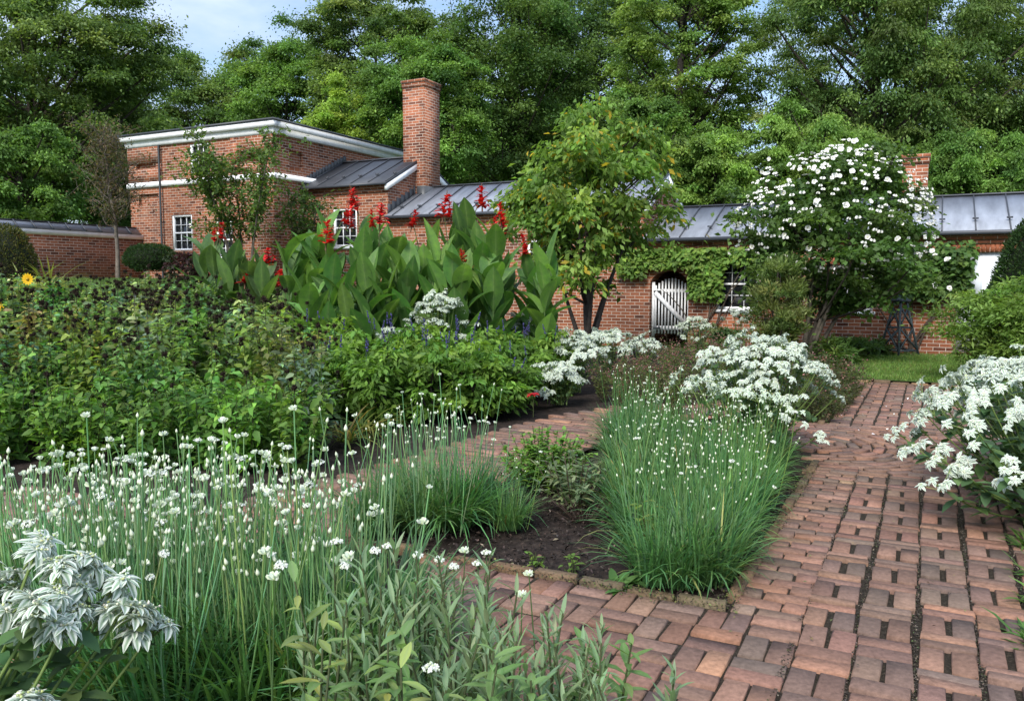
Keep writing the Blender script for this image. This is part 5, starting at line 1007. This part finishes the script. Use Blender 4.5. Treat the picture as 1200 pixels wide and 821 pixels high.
def canna(label, loc, seed, H, nl, flower=None, group=None, cols=CNL, lsz=1.0):
    r = rnd(seed); t_ = thing('canna', label, 'canna', loc, 0, group); lb = MB(); sb = MB()
    for s_ in range(2 if nl > 6 else 1):
        b0 = np.r_[r.normal(0, .09, 2), 0]; top = np.r_[b0[:2] + r.normal(0, .08, 2), H * (.80 if s_ else .86)]; pt = bez(b0, (b0 + top) / 2, top, 6); sb.tubes(pt, np.linspace(.018, .008, 6), 6, (.10, .17, .06)); n = nl + 4
        f = np.linspace(.12, .97, n); q = b0 + (top - b0) * f[:, None]; az = np.arange(n) * 2.5 + r.uniform(0, 6.28) + r.normal(0, .3, n); up = 1.3 + 2.2 * f + r.normal(0, .3, n); D = np.c_[np.cos(az), np.sin(az), up]; L = lsz * r.uniform(.46, .70, n); cl = pick(r, cols, n, v=.24); r_fold = r.uniform(.08, .42)
        lb.leaf(q, D, np.c_[-np.cos(az), -np.sin(az), np.full(n, .4)], L, L * r.uniform(.35, .45, n), prof=((0, .06), (.1, .24), (.2, .56), (.32, .87), (.45, 1), (.58, .97), (.7, .82), (.82, .56), (.92, .27), (1, 0)), across=(-1, -.5, -.07, 0, .07, .5, 1), curl=r.uniform(-.1, 1.2, n), fold=r_fold, c=cl, cc=[(.12, .2, .06, .25), (0, 0, 0, 0), (.16, .26, .08, .4), (.20, .30, .10, .7), (.16, .26, .08, .4), (0, 0, 0, 0), (.12, .2, .06, .25)])
    if flower:
        e = np.array([r.normal(0, .04), r.normal(0, .04), flower]); sb.tubes(bez(top, (top + e) / 2, e, 5), np.linspace(.008, .005, 5), 5, (.12, .14, .06)); o = link('flower_spike', RSP[seed % 3], t_); o.location = e - np.array([0, 0, .16]); s2 = r.uniform(1.0, 1.4); o.scale = (s2 * 1.25, s2 * 1.25, s2); o.rotation_euler = (r.normal(0, .12), r.normal(0, .12), r.uniform(0, 6))
        if r.uniform() < .5: o = link('flower_spike', RSP[(seed + 1) % 3], t_); o.location = e + np.array([r.choice([-1, 1]) * r.uniform(.06, .1), 0, -r.uniform(.1, .2)]); o.scale = (1.0,) * 3
    lb.obj('foliage', M_CANNA, t_, smooth=True); sb.obj('stem', M_LEAF, t_, smooth=True); return t_
cn = [(352, 10.6, 285, 0), (372, 10.9, 262, 0), (385, 10.3, 300, 272), (402, 10.8, 258, 250), (421, 10.5, 262, 230), (436, 10.9, 272, 0), (450, 10.3, 285, 248), (466, 10.7, 275, 0), (487, 10.4, 288, 252), (504, 10.9, 262, 0), (520, 10.4, 290, 240), (538, 10.8, 240, 0), (552, 10.5, 268, 0), (562, 10.9, 262, 228), (575, 10.4, 290, 246), (590, 10.8, 262, 262), (606, 10.5, 285, 0), (622, 10.7, 298, 285), (634, 10.3, 315, 0), (470, 9.9, 310, 0), (410, 9.9, 318, 0), (440, 9.8, 325, 0), (545, 9.9, 305, 300), (585, 9.95, 312, 0), (505, 9.8, 320, 0), (372, 10.0, 325, 0)]
ORD = ['first', 'second', 'third', 'fourth', 'fifth', 'sixth', 'seventh', 'eighth', 'ninth', 'tenth', 'eleventh', 'twelfth']
def nth(lst, px): return ORD[sorted(q[0] for q in lst if q[3]).index(px)]
for i, (px, Y, ty, fy) in enumerate(cn):
    P = at(px, ty, Y); gz = float(zt(P[0], Y)); fl = at(px, fy, Y)[2] - gz if fy else None
    canna('red flowering canna, %s red spike from the left in the main clump' % nth(cn, px) if fl else 'canna without flower, broad green paddle leaves, in the main clump', (P[0], Y, gz), 710 + i, P[2] - gz, 7, fl, 'cannas of the main clump with red spikes' if fl else 'cannas of the main clump without flowers')
cs2 = ((245, 12.4, 285, 0), (258, 12.2, 292, 268), (282, 12.2, 300, 295), (312, 12.0, 312, 300), (288, 11.8, 318, 320), (330, 11.9, 322, 325), (266, 12.0, 300, 0), (300, 11.6, 322, 0), (340, 11.2, 310, 0))
for i, (px, Y, ty, fy) in enumerate(cs2):
    P = at(px, ty, Y); gz = float(zt(P[0], Y)); fl = at(px, fy, Y)[2] - gz if fy else None
    canna('shorter red canna, %s red spike from the left before the tower' % nth(cs2, px) if fl else 'light green canna without flower in the small left group before the tower', (P[0], Y, gz), 750 + i, P[2] - gz, 6, fl, 'cannas of the small left group with red spikes' if fl else 'cannas of the small left group without flowers', [(.09, .17, .045), (.075, .15, .04), (.06, .13, .036)])

# ---- brown seeded perennials in the middle, low edgers
def wisp_proto(name, seed, H, R, cols, heads, nst=26, ll=.05, hc=((.10, .05, .04), (.16, .09, .07))):
    r = rnd(seed); t_ = thing(name, 'tmp', 'plant'); lb = MB(); sb = MB(); hb = MB()
    for i in range(nst):
        a_ = r.uniform(0, 6.28); q = R * math.sqrt(r.uniform()); e = np.array([math.cos(a_) * q, math.sin(a_) * q, H * r.uniform(.6, 1.05) * (1 - .25 * (q / R) ** 2)]); b0 = e * np.array([.4, .4, 0]); pt = bez(b0, (b0 + e) / 2 + r.normal(0, .03, 3), e, 6); sb.tubes(pt, np.linspace(.0035, .002, 6), 4, (.09, .085, .05)); m_ = 30; f = r.uniform(.1, 1, m_) * 5; k = np.minimum(f.astype(int), 4); p = pt[k] + (pt[k + 1] - pt[k]) * (f - k)[:, None]
        lb.cards(p + r.normal(0, .02, (m_, 3)), np.c_[r.normal(0, 1, (m_, 2)), r.uniform(-.2, .9, m_)], np.c_[r.normal(0, .4, (m_, 2)), np.ones(m_)], ll * r.uniform(.6, 1.3, m_), ll * .36, pick(r, cols, m_, v=.25)); hb.blobs(e + r.normal(0, .025, (heads, 3)), r.uniform(.006, .012, heads), pick(r, hc, heads))
    lb.obj('foliage', M_LEAF, t_); sb.obj('stem', M_LEAF, t_)
    h_ = hb.obj('seed_head', M_SEED, t_); h_['kind'] = 'stuff'; return t_
BW_ = [wisp_proto('seeded_perennial', 800 + i, .72, .34, [(.10, .15, .045), (.085, .13, .04), (.13, .15, .055), (.12, .10, .055)], 4) for i in range(2)]
for i, (px, Y, sc) in enumerate(((712, 9.6, .75), (742, 9.2, .8), (772, 9.5, .85), (802, 9.2, 1.0), (832, 9.6, .95), (728, 10.4, .75), (765, 10.5, .85), (800, 10.6, .9), (836, 10.8, .95), (862, 10.4, 1), (870, 11.4, .95), (830, 11.8, .95), (790, 11.8, .9), (745, 8.5, .9), (785, 8.4, .85), (880, 12.4, 1.0))):
    X = at(px, 400, Y)[0]; dup(BW_[i % 2], (X, Y, -.02), i * 1.1, sc, 'brownish seeded perennial between the white drift and the white mound', 'brown seeded perennials in the middle')
EW = [wisp_proto('edging_plant', 810 + i, .42, .30, [(.07, .10, .03), (.055, .08, .028), (.09, .095, .04), (.06, .055, .03)], 1, nst=34, ll=.045) for i in range(2)]
for i, (px, Y, sc) in enumerate(((975, 8.6, 1.0), (985, 9.2, .95), (992, 9.8, 1.0), (962, 9.4, 1.2), (985, 10.6, 1.1), (968, 10.4, 1.3), (948, 9.9, 1.3), (940, 8.8, 1.25), (958, 8.1, .95), (925, 10.5, 1.3))):
    X = at(px, 420, Y)[0]; dup(EW[i % 2], (X, Y, -.02), i * 1.7, sc, 'low brown green edging plant beside the far brick path', 'low edging plants by the far path')
for p in BW_ + EW: kill(p)
# ---- parsley, sage, seedlings in the centre bed
def rosetteplant(name, label, loc, seed, n, L, wd, cols, tilt=(.2, 1.2), curl=(.2, 1.2), prof=ELL, spread=.03, stemlen=0):
    r = rnd(seed); t_ = thing(name, label, 'plant', loc); b = MB(); az = r.uniform(0, 6.28, n); tl = r.uniform(*tilt, n); b.leaf(np.c_[r.normal(0, spread, (n, 2)), r.uniform(0, stemlen + .001, n)], np.c_[np.cos(az), np.sin(az), tl], (0, 0, 1), L * r.uniform(.6, 1.2, n), L * wd, prof=prof, curl=r.uniform(*curl, n), fold=.25, c=pick(r, cols, n)); b.obj('foliage', M_LEAF, t_, smooth=True); return t_
def bushlet(name, label, loc, seed, H, R, nst, per, ll, wd, cols, stem=(.09, .11, .05)):
    r = rnd(seed); t_ = thing(name, label, 'plant', loc); lb = MB(); sb = MB()
    for i in range(nst):
        a_ = r.uniform(0, 6.28); q = R * math.sqrt(r.uniform()); e = np.array([math.cos(a_) * q, math.sin(a_) * q, H * r.uniform(.6, 1.05) * (1 - .3 * (q / R) ** 2)]); b0 = e * np.array([.3, .3, 0]); pt = bez(b0, (b0 + e) / 2, e, 6); sb.tubes(pt, np.linspace(.003, .002, 6), 4, stem); f = r.uniform(.2, 1, per) * 5; k = np.minimum(f.astype(int), 4); p = pt[k] + (pt[k + 1] - pt[k]) * (f - k)[:, None]
        lb.leaf(p + r.normal(0, .008, (per, 3)), np.c_[r.normal(0, 1, (per, 2)), r.uniform(-.1, .8, per)], (0, 0, 1), ll * r.uniform(.6, 1.3, per), ll * wd, prof=OV, curl=r.uniform(.1, .9, per), fold=.2, c=pick(r, cols, per))
    lb.obj('foliage', M_LEAF, t_, smooth=True); sb.obj('stem', M_LEAF, t_); return t_
bushlet('parsley_plant', 'bright green leafy parsley mound behind the small chive tuft', (.22, 5.40, -.02), 820, .44, .33, 90, 28, .04, .75, [(.135, .26, .045), (.11, .22, .04), (.16, .29, .05)])
bushlet('sage_plant', 'dusty grey green sage with drooping leaves at the edge of the bare mulch', (.38, 4.95, -.02), 821, .36, .27, 34, 14, .065, .4, [(.17, .23, .12), (.14, .20, .10), (.19, .24, .12)], (.12, .09, .07))
bushlet('dry_stems', 'brown woody stubs of a cut back plant on the mulch', (.42, 4.72, -.02), 822, .16, .22, 50, 2, .03, .3, [(.08, .06, .045)], (.085, .06, .05))
for i, (x, y) in enumerate(((1.98, 6.35), (2.12, 6.62), (1.78, 6.02))): bushlet('low_plant', ['low green leafy filler at the bed edge below the white mound, middle one', 'low green leafy filler at the bed edge nearest the ring of bricks', 'low green leafy filler at the bed edge nearest the chive drift'][i], (x, y, -.02), 835 + i, .2, .2, 40, 16, .05, .5, [(.11, .19, .05), (.09, .16, .045), (.14, .2, .06)])
P = at(733, 692, 3.62); rosetteplant('weed_rosette', 'small leafy green weed at the front brick edging', (P[0], 3.66, -.02), 823, 26, .12, .36, [(.07, .15, .04), (.085, .17, .045)])
P = at(628, 655, 4.0); bushlet('seedling', 'tiny light green seedling alone on the dark mulch', (P[0], 3.95, -.02), 824, .09, .06, 6, 4, .035, .5, [(.13, .22, .04)])
P = at(672, 668, 3.8); bushlet('seedling', 'second light green seedling on the mulch close to the chives', (P[0], 3.84, -.02), 825, .1, .08, 6, 4, .04, .5, [(.13, .22, .04)])
P = at(752, 600, 4.3); bushlet('seedling', 'yellow green shoot poking out of the front of the chive drift', (.70, 4.02, -.02), 826, .42, .08, 5, 8, .07, .5, [(.20, .25, .06), (.16, .24, .05)])
for i, (px, Y, lab) in enumerate(((405, 7.0, 'yellowing strap leaved daylily at the right end of the left bed'), (428, 7.4, 'green and yellow daylily just before the violet sage'))):
    X = at(px, 480, Y)[0]; rosetteplant('daylily', lab, (X, Y, 0), 827 + i, 46, .52, .035, [(.12, .17, .04), (.20, .21, .05), (.07, .13, .035), (.24, .19, .06)], tilt=(.3, 1.8), curl=(.6, 2.0), prof=STRAP)
for i, (px, Y, lab) in enumerate(((58, 12.6, 'yellow green strappy daylily below the brick wall at left'), (28, 11.8, 'pale strappy foliage beside the yellow flower'))):
    X = at(px, 330, Y)[0]; rosetteplant('daylily', lab, (X, Y, float(zt(X, Y)) + .25), 830 + i, 80, .75, .03, [(.14, .19, .045), (.20, .22, .06)], tilt=(.5, 2.2), curl=(.5, 1.8), prof=STRAP)
def daisy(label, px, py, Y, seed, name='yellow_flower'):
    P = at(px, py, Y); gz = float(zt(P[0], Y)); t_ = thing(name, label, 'flower', (P[0], Y, gz)); h = P[2] - gz; sb = MB(); sb.tubes(np.array([[0, 0, 0], [.01, 0, h * .5], [0, 0, h]]), .004, 5, (.08, .12, .04)); sb.obj('stem', M_LEAF, t_); r = rnd(seed); n = 13; a_ = np.arange(n) / n * 6.28; b = MB()
    b.leaf(np.tile([0, 0, h], (n, 1)), np.c_[np.cos(a_), np.full(n, -.35), np.sin(a_)], (0, -1, 0), .075, .035, prof=ELL4, curl=.3, c=(.75, .48, .02)); b.blobs([(0, -.015, h)], .02, (.5, .33, .03)); b.obj('blossom', M_PETAL, t_)
    l_ = MB(); q = np.c_[np.zeros((14, 2)), np.linspace(.1, h * .9, 14)]; l_.leaf(q, np.c_[r.normal(0, 1, (14, 2)), np.full(14, .3)], (0, 0, 1), .12, .04, prof=ELL4, curl=.6, c=(.09, .15, .04)); l_.obj('foliage', M_LEAF, t_)
daisy('yellow daisy flower standing above the foliage near the left edge', 33, 327, 9.4, 1); daisy('yellow flower cut by the left edge of the frame', -2, 360, 8.6, 2)
# red bloom low by the end of the walk
P = at(625, 463, 8.3); t_ = thing('red_flower', 'single flat red bloom low down beside the white drift', 'flower', (P[0], 8.3, 0)); b = MB(); b.tubes(np.array([[0, 0, 0], [0, 0, P[2]]]), .004, 4, (.08, .1, .04)); b.obj('stem', M_LEAF, t_); b = MB(); rr = rnd(841); n = 24; a_ = rr.uniform(0, 6.28, n); b.leaf(np.tile([0, 0, P[2]], (n, 1)), np.c_[np.cos(a_), np.sin(a_), rr.uniform(-.1, .6, n)], (0, 0, 1), .075, .035, prof=ELL4, curl=.4, c=pick(rr, [(.55, .03, .045), (.65, .06, .06)], n)); b.obj('blossom', M_PETAL, t_)

# ---- foreground stems with lance shaped leaves
def lance(label, loc, seed, H, nl, ll, cols, wd=.23, up=(.5, 1.6), lean=.12, buds=0, group=None, name='lance_leaved_plant'):
    r = rnd(seed); t_ = thing(name, label, 'plant', loc, 0, group); sb = MB(); lb = MB(); e = np.array([r.normal(0, lean), r.normal(0, lean), H]); pt = bez(np.zeros(3), e * np.array([.3, .3, .5]), e, 9); sb.tubes(pt, np.linspace(.0045, .0025, 9), 5, (.10, .12, .06)); f = np.linspace(.08, 1, nl) * 8; k = np.minimum(f.astype(int), 7); p = pt[k] + (pt[k + 1] - pt[k]) * (f - k)[:, None]; az = np.arange(nl) * 2.4 + r.normal(0, .5, nl); L = ll * r.uniform(.6, 1.2, nl) * (1.1 - .45 * f / 8)
    lb.leaf(p, np.c_[np.cos(az), np.sin(az), r.uniform(*up, nl)], np.c_[-np.cos(az) * .5, -np.sin(az) * .5, np.ones(nl)], L, L * wd, prof=ELL, across=(-1, -.5, 0, .5, 1), curl=r.uniform(-.1, .9, nl), fold=.3, c=pick(r, cols, nl, v=.14), cc=[(.2, .25, .15, .12), (0, 0, 0, 0), (.22, .28, .16, .35), (0, 0, 0, 0), (.2, .25, .15, .12)])
    lb.obj('foliage', M_LEAF, t_, smooth=True); sb.obj('stem', M_LEAF, t_, smooth=True)
    for i in range(buds): o = link('flower_head', HEADS['open' if i % 2 else 'half'][i % 3], t_); o.location = e + np.r_[r.normal(0, .018, 2), .004 * i]; o.scale = (.8,) * 3
    return t_
GRY = [(.20, .30, .165), (.17, .26, .14), (.23, .32, .18)]; YLG = [(.21, .30, .085), (.25, .31, .09), (.17, .26, .08)]; DKG = [(.13, .24, .075), (.16, .26, .085)]
r = rnd(850)
for i, (px, py, Y, c, lab) in enumerate(((420, 655, 2.05, GRY, 'g'), (455, 640, 2.25, GRY, 'g'), (470, 668, 2.0, GRY, 'g'), (498, 650, 2.2, GRY, 'g'), (440, 700, 1.85, GRY, 'g'), (515, 690, 2.0, GRY, 'g'), (545, 730, 1.9, GRY, 'g'), (575, 745, 1.95, GRY, 'g'), (632, 718, 2.15, GRY, 'g'), (606, 760, 1.9, GRY, 'g'), (655, 770, 2.0, GRY, 'g'), (700, 755, 2.1, GRY, 'g'), (672, 735, 2.2, GRY, 'g'), (735, 740, 2.2, DKG, 'd'), (560, 690, 2.2, GRY, 'g'), (360, 690, 1.85, YLG, 'y'), (330, 720, 1.8, YLG, 'y'), (395, 740, 1.75, YLG, 'y'), (350, 770, 1.65, YLG, 'y'), (425, 770, 1.7, YLG, 'y'), (460, 740, 1.8, DKG, 'd'), (490, 760, 1.75, DKG, 'd'), (380, 705, 2.0, DKG, 'd'), (530, 775, 1.75, DKG, 'd'), (465, 790, 1.6, YLG, 'y'), (600, 790, 1.75, DKG, 'd'), (505, 720, 2.1, GRY, 'g'), (480, 700, 2.2, GRY, 'g'), (410, 720, 2.1, GRY, 'g'), (690, 790, 1.9, GRY, 'g'))):
    P = at(px, py, Y); LB = {'g': ('grey green lance leaved stem in the near bed at bottom centre', 'grey green stems in the near bed'), 'y': ('yellowish broad leaved stem in the near bed at bottom centre', 'yellowish stems in the near bed'), 'd': ('dark green leafy stem in the near bed at bottom centre', 'dark green stems in the near bed')}[lab]
    for k in range(4 if lab == 'g' else 2 if lab == 'd' else 1):
        lance(LB[0], (P[0] + r.normal(0, .05 + .03 * k), Y + .10 * k * r.uniform(-1, 1), -.02), 860 + i + 200 * k, (P[2] + .02) * (1 - .12 * k * r.uniform(0, 1)), 34 if lab != 'y' else 20, .105 if lab != 'y' else .11, c, .17 if lab == 'g' else .32, (.7, 2.6) if lab == 'g' else (.0, .9), .05, 0, LB[1])
fl = [(312, 650, 2.1), (330, 668, 2.0), (395, 640, 2.35), (410, 655, 2.2), (440, 650, 2.4), (455, 645, 2.5), (545, 648, 2.7), (532, 668, 2.6), (570, 652, 2.8), (620, 675, 2.8), (515, 660, 2.6), (560, 665, 2.6), (322, 680, 1.95), (405, 668, 2.25), (505, 790, 1.7), (612, 700, 2.4), (490, 655, 2.5)]
for i, (px, py, Y) in enumerate(fl):
    P = at(px, py, Y); q = thing('chive_stalk', 'thin chive stalk with a white flower head among the near grey green stems', 'chives', (P[0], Y, -.02), 0, 'chive stalks among the near stems'); b = MB(); e = np.array([0, 0, P[2] + .02]); b0 = np.r_[r.normal(0, .05, 2), 0]; b.tubes(bez(b0, (b0 + e) / 2, e, 6), np.linspace(.003, .002, 6), 5, (.09, .16, .06)); b.obj('stem', M_LEAF, q, smooth=True); o = link('flower_head', HEADS['open'][i % 3] if i % 3 else HEADS['half'][i % 3], q); o.location = e; o.scale = (1.0,) * 3
# weeds along the right edge of the path
for i, (px, py, Y) in enumerate(((1192, 690, 3.4), (1196, 655, 3.75), (1190, 735, 3.05), (1198, 770, 2.9), (1185, 622, 4.2))):
    P = at(px, py, Y); rosetteplant('weed_tuft', ('green weed tuft at the right edge of the brick path, %s nearest the viewer' % ['third', 'fourth', 'second', 'first', 'fifth'][i]), (P[0] + .1, Y, -.02), 900 + i, 34, .16, .12, [(.08, .16, .04), (.10, .18, .05)], tilt=(.4, 1.8), prof=ELL4)['group'] = 'weed tufts at the right path edge'
